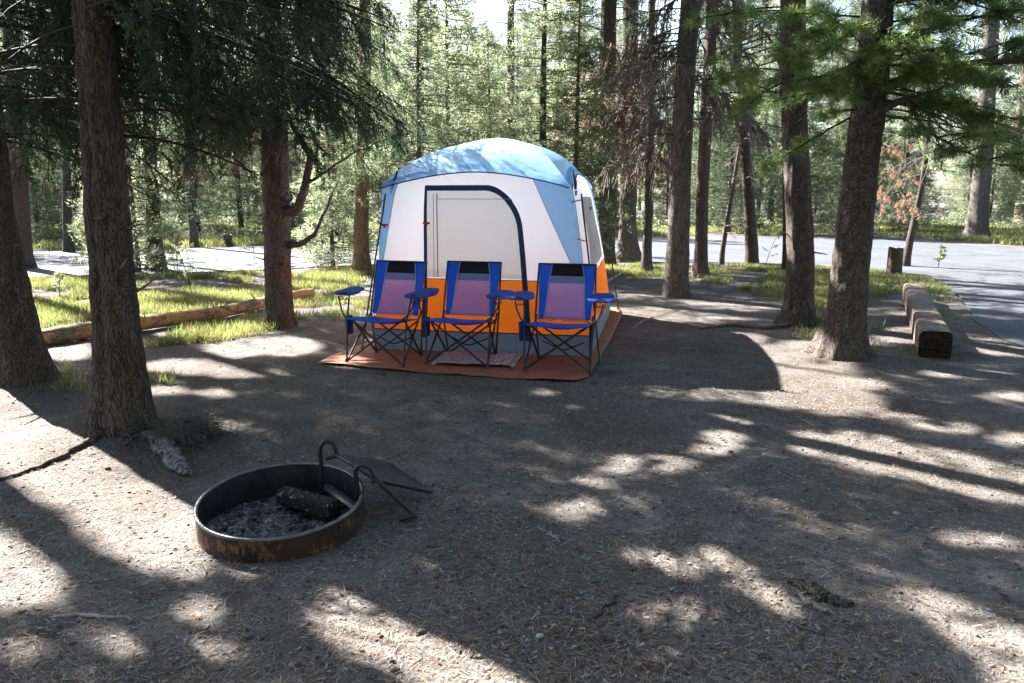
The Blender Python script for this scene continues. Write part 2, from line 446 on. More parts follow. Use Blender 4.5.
def trunk_mesh(P, r, base, flare=.45, fz=.16, lobes=5, seed=0, rough=.05, sides=26, step=.05, ztop=4.0, seam=None):
    z = P[:, 2]; zz = list(np.arange(-.12, ztop, step)) + list(np.arange(ztop, z[-1], .5)) + [z[-1]]
    zz = np.array(zz)
    # smooth interpolation
    def itp(c):
        v = np.interp(zz, z, c); k = 7
        vs = np.convolve(np.pad(v, k, mode='edge'), np.ones(2 * k + 1) / (2 * k + 1), 'valid')
        return vs
    x = itp(P[:, 0]); y = itp(P[:, 1]); rr = np.interp(zz, z, r)
    a = np.arange(sides) * 2 * pi / sides
    A, ZZ = np.meshgrid(a, zz)
    RR = rr[:, None] * np.ones_like(A)
    ca = np.cos(A) * 2; sa = np.sin(A) * 2
    fl = flare * np.exp(-np.clip(ZZ, 0, 9) / fz)
    lob = .5 + .5 * vnoise(np.cos(A) * lobes * .5 + seed * 3.1, np.sin(A) * lobes * .5, ZZ * .3)
    RR = RR * (1 + fl * (.35 + 1.3 * lob))
    n1 = fbm(np.cos(A) * rr[:, None] * 34 + seed, np.sin(A) * rr[:, None] * 34, ZZ * 6, 4); n1 = n1 - .9 * np.abs(vnoise(np.cos(A) * rr[:, None] * 26, np.sin(A) * rr[:, None] * 26, ZZ * 4 + 7)) + .3
    n2 = fbm(np.cos(A) * 1.3 + seed, np.sin(A) * 1.3, ZZ * 1.1, 3)
    RR = RR * (1 + rough * n1 * 1.6 + .09 * n2)
    if seam is not None:
        dA = np.angle(np.exp(1j * (A - seam[0] - seam[2] * ZZ))); RR = RR * (1 - seam[1] * np.exp(-(dA / .2) ** 2))
    V = np.stack([x[:, None] + RR * np.cos(A), y[:, None] + RR * np.sin(A), ZZ], -1) - np.array(base)
    g = Geo(); g.grid(V, 0, cv=True); return g

def conifer_branch(g, p0, d, L, droop=.25, kind='spruce', dense=1.0, tw=.45, mi_n=0, mi_t=1, nl=.035, nw=.006, nper=70, rise=0.0, r0=.008, hang=.5, tk=1.0):
    """main axis with side twigs; needles in material mi_n, wood in mi_t"""
    d = np.array(d, float); d /= np.linalg.norm(d)
    n = 9; t = np.linspace(0, 1, n)
    side = np.cross(d, [0, 0, 1.0]); side /= np.linalg.norm(side) + 1e-9
    wob = rng.normal(size=2) * .06 * L
    ax = p0 + d * (L * t[:, None]) + np.array([0, 0, 1.0]) * (rise * L * np.sin(pi * t * .6) - droop * L * t ** 1.7)[:, None] + side * (np.sin(t * 4 + wob[0] * 9) * wob[0])[:, None]
    g.tube(ax, r0 * (1 - .8 * t) + .0025, 4, mi_t + 1)
    m = max(4, int(L / .085 * dense)); ts = np.sort(rng.uniform(.12, 1, m))
    C = np.stack([np.interp(ts, t, ax[:, i]) for i in range(3)], -1)
    sgn = np.where(rng.random(m) < .5, -1, 1)[:, None]
    td = d * rng.uniform(.3, .9, (m, 1)) + side * sgn * rng.uniform(.4, 1, (m, 1)) + np.array([0, 0, -1.0]) * rng.uniform(0, 1, (m, 1)) * hang * 2 + rng.normal(size=(m, 3)) * .15
    td /= np.linalg.norm(td, axis=1, keepdims=True)
    tl = tw * L ** .5 * (1.1 - .75 * ts) * rng.uniform(.5, 1.15, m)
    mid = C + td * (tl * .55)[:, None]; sag = np.array([0, 0, -1.0]) * (tl * hang * .45)[:, None]
    end = C + td * tl[:, None] + sag
    g.tubes3(C, mid, .0045 * tk, .003 * tk, mi_t); g.tubes3(mid, end, .003 * tk, .0012 * tk, mi_t)
    # sub twigs
    k = 3 if kind != 'pine' else 1
    A2 = np.repeat(C, k, 0); B2 = np.repeat(end, k, 0); u = rng.uniform(.25, .9, (len(A2), 1))
    S0 = A2 + (B2 - A2) * u; sd = np.repeat(td, k, 0) + rng.normal(size=(len(A2), 3)) * .7 + np.array([0, 0, -.5]) * hang
    sd /= np.linalg.norm(sd, axis=1, keepdims=True); sl_ = np.repeat(tl, k)[:, None] * rng.uniform(.25, .5, (len(A2), 1))
    S1 = S0 + sd * sl_
    g.tubes3(S0, S1, .0022 * tk, .001 * tk, mi_t)
    if kind == 'dead': return
    SA = np.vstack([C, mid, S0]); SB = np.vstack([mid, end, S1])
    if kind == 'spruce':
        sl2 = np.linalg.norm(SB - SA, axis=1); cnt = np.maximum(2, (sl2 * nper).astype(int)); idx = np.repeat(np.arange(len(SA)), cnt)
        q = rng.random((len(idx), 1)); pos = SA[idx] + (SB[idx] - SA[idx]) * q
        dd = (SB - SA)[idx]; dd /= np.linalg.norm(dd, axis=1, keepdims=True) + 1e-9
        nd_ = dd * .6 + rng.normal(size=(len(idx), 3)) * .6
        g.leaves(pos, nd_, nl * rng.uniform(.7, 1.2, len(idx)), nw, mi_n)
    else:   # pine: needle brushes at the twig ends
        T = np.vstack([end, S1]); TD = np.vstack([td, sd]); c = nper
        idx = np.repeat(np.arange(len(T)), c); q = rng.random((len(idx), 1))
        pos = T[idx] - TD[idx] * q * (nl * 2.0)
        nd_ = TD[idx] * .75 + rng.normal(size=(len(idx), 3)) * .62
        g.leaves(pos, nd_, nl * rng.uniform(.75, 1.15, len(idx)), nw, mi_n)

def interp_path(P, r, z):
    return np.array([np.interp(z, P[:, 2], P[:, 0]), np.interp(z, P[:, 2], P[:, 1]), z]), float(np.interp(z, P[:, 2], r))

TREES = {}
def tree(key, name, label, pxs, bark, Yb=None, H=13, lean=0.0, cat='tree', group=None, **kw):
    px, py, wd = pxs[0]
    if Yb is None: Yb = Wz(px, py)[1]
    P, r = trunk_path(pxs, Yb, lean, H)
    base = (P[0][0], P[0][1], 0.0)
    root = empty(name, base, label, cat, group)
    tm = trunk_mesh(P, r, (0, 0, 0), seed=len(TREES) * 7 + 1, **kw)
    # trunk vertices are absolute; parent keeps the world place
    tm.build('trunk', bark, root)
    TREES[key] = dict(root=root, P=P, r=r, crown=Geo(), dead=Geo())
    return TREES[key]

def dirz(az, el=0.0):
    return np.array([cos(az) * cos(el), sin(az) * cos(el), sin(el)])

T = tree('T1', 'conifer_tree', 'thick dark trunk at the left edge of the picture, its base flaring onto sunlit dust', [(27, 388, 48), (17, 330, 40), (4, 270, 37), (-8, 200, 34), (-18, 100, 32), (-26, 0, 30)], M['bark_dark'], H=14, flare=.3, sides=64, step=.025, rough=.07)
T = tree('T1b', 'slim_conifer_tree', 'slim reddish trunk rising just behind the thick leftmost tree', [(22, 268, 20), (20, 200, 17), (14, 100, 15), (8, 0, 14)], M['bark_red'], H=11, flare=.2, sides=16, step=.1)
T = tree('T2', 'conifer_tree', 'big fused double trunk with deep bark seam next to the grey root', [(122, 434, 56), (120, 400, 49), (117, 330, 43), (110, 250, 40), (104, 150, 38), (99, 100, 37), (90, 0, 34)], M['bark_dark'], H=14, flare=.32, fz=.2, seam=(-1.75, .2, -.12), sides=84, step=.022, rough=.07)
T = tree('T3', 'spruce_tree', 'spruce left of the tent with reddish trunk, twisted low limb and dark drooping boughs', [(280, 327, 27), (278, 290, 25), (277, 215, 25), (274, 120, 25), (268, 0, 22)], M['bark_red'], H=13, flare=.18, sides=48, step=.035, rough=.07)
T = tree('T4', 'conifer_tree', 'dark slim trunk beyond the fallen log, at the near edge of the road', [(156, 270, 17), (154, 230, 13), (150, 150, 12), (146, 0, 11)], M['bark_dark'], H=12, flare=.4, fz=.3, sides=14, step=.12)
T = tree('T5', 'conifer_tree', 'pale grey straight trunk standing beyond the road left of the spruce', [(194, 247, 8), (190, 180, 8), (186, 100, 7), (184, 0, 6)], M['bark_grey'], H=14, sides=12, step=.2)
T = tree('T6', 'conifer_tree', 'tan trunk with bare peeled wood just left of the tent', [(361, 273, 17), (361, 230, 15), (363, 150, 14), (364, 0, 12)], M['bark_tan'], H=12, sides=16, step=.1)
T = tree('T7', 'slim_conifer_tree', 'thin pale straight trunk rising behind the left half of the tent roof', [(421, 262, 7), (421, 150, 6), (420, 0, 5)], M['bark_grey'], H=14, sides=10, step=.2)
T = tree('T8', 'slim_conifer_tree', 'thin dark straight trunk rising behind the peak of the tent', [(510, 259, 9), (510, 130, 8), (511, 0, 7)], M['bark_dark'], H=14, sides=10, step=.2)
T = tree('T9', 'conifer_tree', 'brown trunk nearest the right wall of the tent, hung with dead grey twigs', [(607, 266, 16), (607, 200, 16), (608, 100, 16), (609, 0, 15)], M['bark_dark'], H=13, sides=18, step=.1)
T = tree('T10', 'conifer_tree', 'dark grey trunk second to the right of the tent, roots spreading at its base', [(628, 261, 19), (628, 220, 17), (629, 120, 16), (631, 0, 15)], M['bark_grey'], H=13, sides=18, step=.1, flare=.7, fz=.25)
T = tree('T11', 'slim_conifer_tree', 'slender pale trunk between the dark grey trunk and the thick cracked grey one', [(646, 272, 10), (649, 200, 9), (651, 100, 8), (652, 0, 7)], M['bark_grey'], H=11, sides=12, step=.1)
T = tree('T12', 'conifer_tree', 'thick grey trunk with a dark bark crack, standing at the edge of the bare dirt', [(676, 296, 24), (678, 240, 22), (681, 160, 21), (686, 60, 20), (690, 0, 20)], M['bark_grey'], H=14, sides=22, step=.07, flare=.3, seam=(-1.5, .12, 0))
T = tree('T13', 'conifer_tree', 'reddish straight trunk just right of the thick grey one, rising from bright grass', [(701, 277, 13), (702, 200, 12), (707, 100, 12), (713, 0, 12)], M['bark_red'], H=13, sides=16, step=.1)
T = tree('T14', 'conifer_tree', 'dark wavy trunk leaning left by the near side of the road', [(753, 266, 13), (750, 210, 11), (742, 120, 10), (741, 60, 10), (738, 0, 9)], M['bark_dark'], H=12, sides=16, step=.1, flare=.3)
T = tree('T15', 'pine_tree', 'curved pine trunk with pale scaly bark and a foot swept to the left', [(796, 324, 30), (799, 300, 27), (801, 250, 26), (796, 160, 25), (793, 80, 24), (793, 0, 23)], M['bark_scale'], H=12, sides=60, step=.025, flare=.38, rough=.06)
T = tree('T16', 'pine_tree', 'thick dark pine trunk leaning right with green needle sprays over it', [(839, 354, 42), (846, 310, 36), (852, 250, 34), (862, 160, 33), (871, 90, 31), (878, 0, 29)], M['bark_scale'], H=11, sides=64, step=.025, flare=.42, rough=.065)
T = tree('T17', 'slim_pine_tree', 'thin leaning trunk behind the short brown stump, with hanging green and rusty twigs', [(904, 266, 8), (916, 215, 6), (927, 160, 5), (930, 90, 5), (928, 20, 4)], M['bark_dark'], H=7, sides=10, step=.1)
T = tree('T18', 'conifer_tree', 'big grey trunk on the far bank of the road at the right', [(976, 239, 22), (980, 200, 17), (985, 140, 16), (990, 60, 15), (993, 0, 14)], M['bark_grey'], H=15, sides=20, step=.15)
T = tree('T19', 'conifer_tree', 'pale leaning trunk at the far right edge beyond the road', [(1006, 217, 15), (1013, 180, 12), (1022, 120, 11), (1035, 0, 10)], M['bark_red'], H=15, sides=16, step=.2)
T = tree('T20', 'slim_conifer_tree', 'thin dead grey sapling leaning right between the reddish and the wavy trunks', [(720, 264, 5), (728, 215, 5), (736, 170, 4), (746, 110, 3)], M['bark_grey'], H=3.6, sides=8, step=.1)
T = tree('T21', 'slim_conifer_tree', 'thin dark trunk just left of the curved pine trunk', [(786, 272, 7), (786, 200, 6), (784, 100, 6), (783, 0, 5)], M['bark_dark'], H=10, sides=10, step=.1)
T = tree('T22', 'conifer_tree', 'short-looking dark trunk across the road at the left, on shaded bare ground', [(67, 252, 9), (67, 200, 8), (66, 120, 7), (66, 0, 7)], M['bark_dark'], H=14, sides=12, step=.2)
# unseen trees off frame left: first inferred from its shadow, others added for shade
OFF = [(-5.25, 6.15, .1), (-8.6, 8.2, .16), (-7.2, 5.2, .15), (-11.0, 11.5, .18), (-10.5, 7.0, .17), (-9.6, 13.5, .15), (-14.5, 13.0, .2), (-13.0, 9.2, .2), (-14.0, 17.5, .17)]
for i, (x, y, rad) in enumerate(OFF):
    P = np.array([[x, y, 0.], [x + .1, y, 3.], [x, y + .1, 7.], [x + .15, y, 13.]]); r = np.array([rad, rad * .85, rad * .6, rad * .15])
    root = empty('conifer_tree', (x, y, 0), 'unseen dark conifer shading the camp from the left, beyond the leftmost thick trunk', 'tree', 'trees left of the camp')
    trunk_mesh(P, r, (0, 0, 0), seed=90 + i, sides=14, step=.15).build('trunk', M['bark_dark'], root)
    TREES['O%d' % i] = dict(root=root, P=P, r=r, crown=Geo(), dead=Geo())

# --- unseen leaf clumps added above the frame, set where their shade darkens the ground
cs = .22
cxs, cys = np.meshgrid(np.arange(-8, 11, cs), np.arange(.6, 13.5, cs), indexing='ij')
cxs = cxs.ravel() + rng.uniform(-.12, .12, cxs.size); cys = cys.ravel() + rng.uniform(-.12, .12, cys.size)
ppx, ppy = proj(cxs, cys)
br = bright(ppx, ppy)
nz = fbm(cxs * .75 + .3 * cys, cys * 1.1, 3.3, 3)
out = (ppx < -60) | (ppx > 1084) | (ppy > 760)
far = (ppy < 345)
lit = np.where(out, nz > .18, np.where(far, nz > np.where(ppy < 315, -.28, -.05), br))
# the tent keeps most of its own sun, with a few dapples on the roof
ten = (cxs > -1.0) & (cxs < 3.4) & (cys > 5.6) & (cys < 9.4) & inpoly(ppx, ppy, [(600, 300), (835, 325), (800, 400), (620, 380), (400, 372), (380, 340)])
lit = np.where(ten, (vnoise(cxs * 2.1, cys * 2.1, 8) > .1), lit)
keys = [k for k in TREES if k not in ('T5', 'T7', 'T18', 'T19', 'T20', 'T17', 'T22', 'T1b')]
TP = {k: TREES[k]['P'] for k in keys}
acc = {k: [] for k in keys}
for (x, y, l) in zip(cxs, cys, lit):
    if l: continue
    for rep in range(4):
        best = None
        for tr in range(7):
            z = rng.uniform(4.6, 9.5); q = np.array([x, y, 0]) + rng.normal(size=3) * [.05, .05, 0] + SUN * (z / SUN[2])
            if q[2] < 1.6 + .245 * q[1] + .5 and q[1] < 17: continue
            for k in keys:
                c = TP[k]; cx_ = np.interp(z, c[:, 2], c[:, 0]); cy_ = np.interp(z, c[:, 2], c[:, 1])
                if z > c[-1, 2] - .3: continue
                dd = math.hypot(q[0] - cx_, q[1] - cy_)
                if best is None or dd < best[0]: best = (dd, k, q, np.array([cx_, cy_, z]))
            if best is not None and best[0] < 2.2: break
        if best is not None and best[0] < 6.5: acc[best[1]].append((best[2], best[3], best[0]))
for k, lst in acc.items():
    if not lst: continue
    T = TREES[k]; g = T['crown']
    Q = np.array([a[0] for a in lst]); n = 26
    idx = np.repeat(np.arange(len(Q)), n)
    g.leaves(Q[idx] + rng.normal(size=(len(idx), 3)) * .1, rng.normal(size=(len(idx), 3)), rng.uniform(.09, .16, len(idx)), .036, 0)
    bins = {}
    for (q, c, dd) in lst:
        a = atan2(q[1] - c[1], q[0] - c[0]); bins.setdefault((int(q[2] / .7), int(a / .45)), []).append((dd, q, c))
    for b in bins.values():
        b.sort(key=lambda e: -e[0]); far_q = b[0][1]; c = b[0][2] - np.array([0, 0, .35])
        g.tube(resample(np.array([c, (c + far_q) / 2 + [0, 0, .1], far_q]), 14), np.linspace(.022, .005, 14), 4, 1)
        for (dd, q, _) in b[1:]:
            v = far_q - c; t = np.clip(np.dot(q - c, v) / np.dot(v, v), 0, 1); s0 = c + v * t
            g.tubes3([s0], [q], .006, .002, 1)
print('shade clumps', sum(len(v) for v in acc.values()))

# --- visible boughs
def boughs(key, n, zr, Lr, az, el=(-.1, .25), **kw):
    T = TREES[key]; gg = T['dead'] if kw.get('kind') == 'dead' else T['crown']
    for i in range(n):
        z = rng.uniform(*zr); p, r = interp_path(T['P'], T['r'], z); a = rng.uniform(*az)
        conifer_branch(gg, p + dirz(a) * r * .8, dirz(a, rng.uniform(*el)), rng.uniform(*Lr), mi_n=0, mi_t=1 if gg is T['crown'] else 0, **kw)
PI = pi
# spruce left of the tent: drooping dark boughs all round (0 = right, pi/2 = away, -pi/2 = towards camera)
boughs('T3', 42, (2.4, 4.7), (.8, 1.6), (-PI, PI), droop=.6, hang=1.0, dense=1.5, nper=105, nl=.042, nw=.0085)
boughs('T3', 24, (2.6, 4.4), (1.1, 1.7), (-1.0, .5), droop=.45, hang=1.0, dense=1.5, nper=105, nl=.042, nw=.0085)
boughs('T3', 26, (2.1, 3.1), (.5, 1.15), (2.0, 4.4), el=(-.3, .3), kind='dead', droop=.5, dense=2.2, hang=.9, tk=1.5)
boughs('T3', 14, (2.1, 3.0), (.4, 1.0), (-1.6, 1.2), el=(-.1, .6), kind='dead', droop=.2, dense=1.0, hang=.4)
# big double trunk: dark boughs at the top of the picture, bare twigs lower
boughs('T2', 36, (2.35, 3.4), (.7, 1.6), (-PI * .1, PI * 1.1), droop=.5, hang=1.0, dense=1.4, nper=110, nl=.034, nw=.0062)
boughs('T2', 12, (2.6, 3.4), (1.0, 1.9), (-.5, .5), droop=.3, dense=1.4, hang=.9, nper=110, nl=.034, nw=.0062)
boughs('T2', 16, (1.9, 2.9), (.5, 1.3), (-.3, PI * 1.2), el=(-.2, .4), kind='dead', droop=.35, dense=.9)
boughs('T1', 30, (2.3, 3.7), (.8, 1.8), (-.6, 1.6), droop=.5, dense=1.4, hang=.9, nper=110, nl=.036, nw=.0065)
boughs('T1', 18, (1.9, 3.2), (.5, 1.4), (-.5, 1.9), kind='dead', droop=.35, dense=.9)
boughs('T1b', 22, (1.9, 4.4), (.8, 1.7), (-1.2, 1.6), kind='dead', droop=.35, dense=1.2)
boughs('T1b', 26, (2.3, 4.6), (1.0, 1.8), (-PI, PI), droop=.3, dense=1.0, nper=40, nl=.05, nw=.012)
boughs('O0', 12, (2.8, 4.2), (.8, 1.7), (-.6, 1.2), droop=.3, dense=1.1, nper=60, nl=.034, nw=.0065)
boughs('T4', 30, (1.2, 6.5), (.8, 1.7), (-PI, PI), droop=.25, dense=.9, nper=34, nl=.06, nw=.016)
boughs('T22', 30, (2.0, 7.5), (1.0, 2.2), (-PI, PI), droop=.25, dense=.8, nper=22, nl=.09, nw=.024)
boughs('T6', 12, (2.6, 5.5), (.7, 1.5), (-PI, PI), droop=.15, dense=.9, kind='pine', nper=12, nl=.09, nw=.016)
boughs('T8', 10, (3.0, 6.5), (.6, 1.2), (-PI, PI), droop=.1, dense=.6, kind='dead')
# tangle of hanging dead twigs right of the tent
for k, n in (('T9', 46), ('T10', 40), ('T11', 14), ('T12', 26)):
    boughs(k, n, (2.3, 4.9), (.5, 1.35), (-PI, PI), el=(-.3, .25), kind='dead', droop=.6, dense=2.2, hang=1.0, tw=.6, tk=2.6)
boughs('T9', 12, (3.6, 5.6), (.8, 1.6), (-PI, PI), droop=.3, dense=1.0, nper=34, nl=.055, nw=.013)
boughs('T10', 12, (3.3, 5.6), (.8, 1.5), (-PI, PI), droop=.3, dense=1.0, nper=34, nl=.055, nw=.013)
boughs('T12', 12, (2.2, 4.8), (.5, 1.2), (-PI, PI), droop=.25, dense=1.0, nper=44, nl=.045, nw=.011)
boughs('T13', 14, (2.3, 5.2), (.5, 1.1), (-PI, PI), kind='dead', droop=.4, dense=1.2, hang=.7)
boughs('T13', 10, (3.0, 5.4), (.6, 1.2), (-PI, PI), kind='pine', droop=.15, dense=.8, nper=14, nl=.08, nw=.012)
boughs('T14', 12, (2.5, 5.4), (.6, 1.4), (-PI, PI), kind='pine', droop=.15, dense=.8, nper=14, nl=.08, nw=.012)
boughs('T14', 12, (1.2, 4.0), (.4, 1.1), (-PI, PI), kind='dead', droop=.3, dense=.8)
boughs('T21', 12, (1.6, 4.8), (.5, 1.2), (-PI, PI), kind='pine', droop=.15, dense=.8, nper=16, nl=.07, nw=.01)
# near pines on the right
boughs('T15', 26, (2.45, 3.9), (.5, 1.1), (-PI, PI), el=(-.4, .6), kind='pine', droop=.1, dense=.8, nper=46, nl=.095, nw=.0065, tw=.34, hang=.15)
boughs('T16', 26, (2.3, 3.5), (.4, 1.15), (-PI, PI * .1), el=(-.5, .6), kind='pine', droop=.1, dense=.8, nper=46, nl=.095, nw=.0065, tw=.34, hang=.15)
boughs('T16', 22, (2.5, 3.7), (.8, 1.9), (-.75, .6), el=(-.3, .4), kind='pine', droop=.12, dense=.8, nper=46, nl=.095, nw=.0065, tw=.36, hang=.2)
boughs('T16', 8, (2.0, 2.6), (1.2, 1.9), (-.6, .5), el=(-.25, .05), kind='dead', droop=.25, dense=.6)
boughs('T17', 14, (1.0, 3.4), (.5, 1.2), (-PI, PI), el=(-.2, .3), kind='pine', droop=.35, dense=.7, nper=20, nl=.055, nw=.007, tw=.3, hang=.3)
boughs('T17', 16, (1.5, 3.4), (.5, 1.3), (-PI, PI), el=(-.3, .2), kind='dead', droop=.7, dense=.7, hang=.5)
boughs('T18', 22, (2.2, 7.5), (1.2, 2.6), (-PI, PI), kind='pine', droop=.15, dense=.7, nper=10, nl=.13, nw=.028)
boughs('T19', 20, (3.2, 8.5), (1.2, 2.6), (-PI, PI), kind='pine', droop=.15, dense=.7, nper=10, nl=.13, nw=.028)
boughs('T5', 16, (4.0, 8.5), (1.0, 2.0), (-PI, PI), kind='pine', droop=.15, dense=.7, nper=10, nl=.12, nw=.026)
boughs('T7', 14, (3.2, 8.5), (.7, 1.6), (-PI, PI), kind='pine', droop=.15, dense=.7, nper=12, nl=.11, nw=.022)
boughs('T20', 10, (.5, 3.4), (.3, .8), (-PI, PI), kind='dead', droop=.2, dense=.7)

# broken branch stubs on the near trunks
for key, cnt_, zr in (('T1', 6, (.6, 2.4)), ('T2', 9, (.7, 2.6)), ('T3', 5, (.6, 2.0)), ('T12', 7, (1.0, 3.2)), ('T15', 7, (.8, 2.6)), ('T16', 8, (.7, 2.4)), ('T10', 4, (1.2, 3.0)), ('T13', 5, (1.0, 3.0)), ('T14', 6, (.8, 3.0))):
    T = TREES[key]
    for i in range(cnt_):
        z = rng.uniform(*zr); p, r = interp_path(T['P'], T['r'], z); a = rng.uniform(-PI, .3); d = dirz(a, rng.uniform(-.1, .5)); L = rng.uniform(.04, .22)
        q = np.array([p + d * r * .7, p + d * (r + L * .5), p + d * (r + L) + rng.normal(size=3) * .015]); g = Geo(); g.tube(resample(q, 5), np.linspace(.013, .005, 5), 6, cap=True)
        g.build('branch_stub', M['twig'], T['root'])
# limbs on the spruce left of the tent
g = Geo(); T3 = TREES['T3']; y3 = T3['P'][0][1]
def L3(pts, rad, mi=0): 
    q = np.array([W(a, b, y3 + dy) for a, b, dy in pts]); q = resample(q, 16); q += rng.normal(size=q.shape) * .006
    g.tube(q, np.interp(np.linspace(0, 1, 16), np.linspace(0, 1, len(rad)), rad), 9, mi)
L3([(283, 214, 0), (298, 208, -.15), (306, 185, -.2), (311, 158, -.2), (300, 140, -.2), (290, 120, -.1)], [.07, .055, .046, .04, .032, .02])
L3([(284, 245, 0), (302, 244, -.1), (316, 233, -.15), (324, 214, -.2), (331, 196, -.25), (337, 184, -.3)], [.045, .036, .026, .018, .012, .005])
L3([(309, 182, -.2), (325, 172, -.3), (350, 155, -.4), (385, 140, -.5)], [.02, .015, .009, .004])
L3([(288, 200, 0), (275, 190, -.2), (262, 172, -.3)], [.05, .04, .02])
g.build('limb', M['bark_red'], T3['root'])
# far-reaching lower limb of the pine on the right
g = Geo(); y16 = TREES['T16']['P'][0][1]
for pts, rad in (([(866, 118, -.1), (905, 98, -.3), (950, 105, -.3), (990, 118, -.4)], [.04, .03, .018, .008]), ([(868, 100, 0), (920, 70, -.4), (980, 62, -.6), (1040, 60, -.9)], [.05, .04, .03, .02]), ([(868, 60, 0), (820, 78, -.3), (790, 82, -.4)], [.03, .015, .008]),
                 ([(905, 98, -.3), (925, 130, -.4), (960, 150, -.6), (1000, 165, -.8)], [.02, .014, .009, .004])):
    q = resample(np.array([W(a, b, y16 + dy) for a, b, dy in pts]), 12); g.tube(q, np.interp(np.linspace(0, 1, 12), np.linspace(0, 1, 4 if len(rad) == 4 else 3), rad), 7)
    for j in range(3, 12, 1):
        conifer_branch(TREES['T16']['crown'], q[j], dirz(rng.uniform(-2.2, .8), rng.uniform(-.4, .6)), rng.uniform(.2, .5), kind='pine', droop=.15, dense=.7, nper=46, nl=.095, nw=.0065, tw=.3, hang=.15, r0=.006, mi_t=1)
g.build('limb', M['bark_scale'], TREES['T16']['root'])

TENTP = [(-1.45, 7.8), (.75, 7.4), (1.3, 10.1), (-.85, 10.6)]
def thin_crown(g, wood=False):
    """cuts gaps in the crowns so sun reaches the bright patches and the tent"""
    if not g.f[4]: return
    v = np.concatenate(g.v); F = np.concatenate(g.f[4]); Mi = np.concatenate(g.m[4])
    c = v[F].mean(1); sx_, sy_ = proj(c[:, 0], c[:, 1], c[:, 2]); seen = (sy_ > -12) & (sx_ > -25) & (sx_ < 1050) & (c[:, 1] > .3); hit = np.zeros(len(c), bool)
    for dx, dy in ((0, 0), (.035, 0), (-.035, 0), (0, .035), (0, -.035)):
        q = c - SUN * ((c[:, 2] - .03) / SUN[2])[:, None]; px, py = proj(q[:, 0] + dx, q[:, 1] + dy); hit |= bright(px, py) & (q[:, 1] > 1.2)
    tn = np.zeros(len(c), bool)
    for z in (.4, 1.0, 1.6, 2.1):
        q = c - SUN * ((c[:, 2] - z) / SUN[2])[:, None]; tn |= inpoly(q[:, 0], q[:, 1], TENTP) & (vnoise(q[:, 0] * 1.7, q[:, 1] * 1.7 + z * .8, 4) > -.3)
    leaf = (Mi == 0) | (Mi == 1) & (not wood)
    hit |= tn & (c[:, 2] > 2.3) & (~seen | (rng.random(len(c)) < .6))
    drop = hit & np.where(seen, leaf & (rng.random(len(c)) < .95), True)
    g.v = [v]; g.f[4] = [F[~drop]]; g.m[4] = [Mi[~drop]]
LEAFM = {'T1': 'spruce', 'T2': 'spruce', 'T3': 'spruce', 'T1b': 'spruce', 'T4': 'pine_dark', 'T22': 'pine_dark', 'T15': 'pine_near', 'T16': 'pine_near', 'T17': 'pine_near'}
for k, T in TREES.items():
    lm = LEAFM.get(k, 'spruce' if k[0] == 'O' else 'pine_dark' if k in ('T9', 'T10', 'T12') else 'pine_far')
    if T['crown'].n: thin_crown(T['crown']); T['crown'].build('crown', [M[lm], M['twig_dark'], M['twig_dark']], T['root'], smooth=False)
    if T['dead'].n: thin_crown(T['dead'], True); T['dead'].build('dead_twigs', [M['twig_red' if k in ('T3', 'T9') else 'twig_dark' if k in ('T1', 'T2') else 'twig']] * 2, T['root'], smooth=False)
# rusty dead sprays hanging by the leaning thin trunk
g = Geo(); T = TREES['T17']
for i in range(26):
    p = W(rng.uniform(878, 918), rng.uniform(140, 215), T['P'][0][1] - rng.uniform(0, .8))
    conifer_branch(g, p, dirz(rng.uniform(-3, 0), -.3), .3, kind='pine', droop=.5, dense=.6, nper=14, nl=.05, nw=.007, tw=.3, hang=.5, r0=.004)
g.build('rusty_foliage', [M['rust_needles'], M['twig'], M['twig']], T['root'], smooth=False)

# ------------------------------------------------------------------ the wood beyond the road
def far_tree_mesh(H, Rr, nb, kind, seed, z0=.12, tilt=.1, leaf=(.13, .021), per=18):
    """crown geometry at the origin: whorls of boughs carrying needle brushes"""
    g = Geo(); C = []; D = []; S = []
    for i in range(nb):
        u = (i + rng.random()) / nb; z = H * (z0 + (1 - z0) * u)
        prof = (1 - u) ** .75 * (.55 + .45 * sin(min(1, u * 4) * pi / 2)) if kind == 'cone' else sin(pi * (.12 + .86 * u)) ** .6
        L = Rr * prof * rng.uniform(.55, 1.15) + .15
        a = rng.uniform(-pi, pi); d = dirz(a, tilt + rng.uniform(-.15, .25)); m = max(3, int(L / .13))
        t = np.linspace(.25, 1, m) ** .9
        ax = np.array([0, 0, z]) + d * (L * t)[:, None] + np.array([0, 0, -1]) * (.18 * L * t ** 2)[:, None]
        g.tubes3([[0, 0, z]], [ax[-1]], .018, .004, 1)
        sd = np.cross(d, [0, 0, 1]); w_ = rng.normal(size=(m, 1)) * L * .22 * (1.1 - .4 * t[:, None])
        pos = ax + sd * w_ + rng.normal(size=(m, 3)) * .05
        C.append(pos); D.append(d * .6 + sd * np.sign(w_) * .6 + np.array([0, 0, .25]) + rng.normal(size=(m, 3)) * .2)
    C = np.concatenate(C); D = np.concatenate(D); D /= np.linalg.norm(D, axis=1, keepdims=True)
    idx = np.repeat(np.arange(len(C)), per)
    pos = C[idx] + rng.normal(size=(len(idx), 3)) * .05
    g.leaves(pos, D[idx] * .7 + rng.normal(size=(len(idx), 3)) * .55, leaf[0] * rng.uniform(.7, 1.25, len(idx)), leaf[1], 0)
    return g
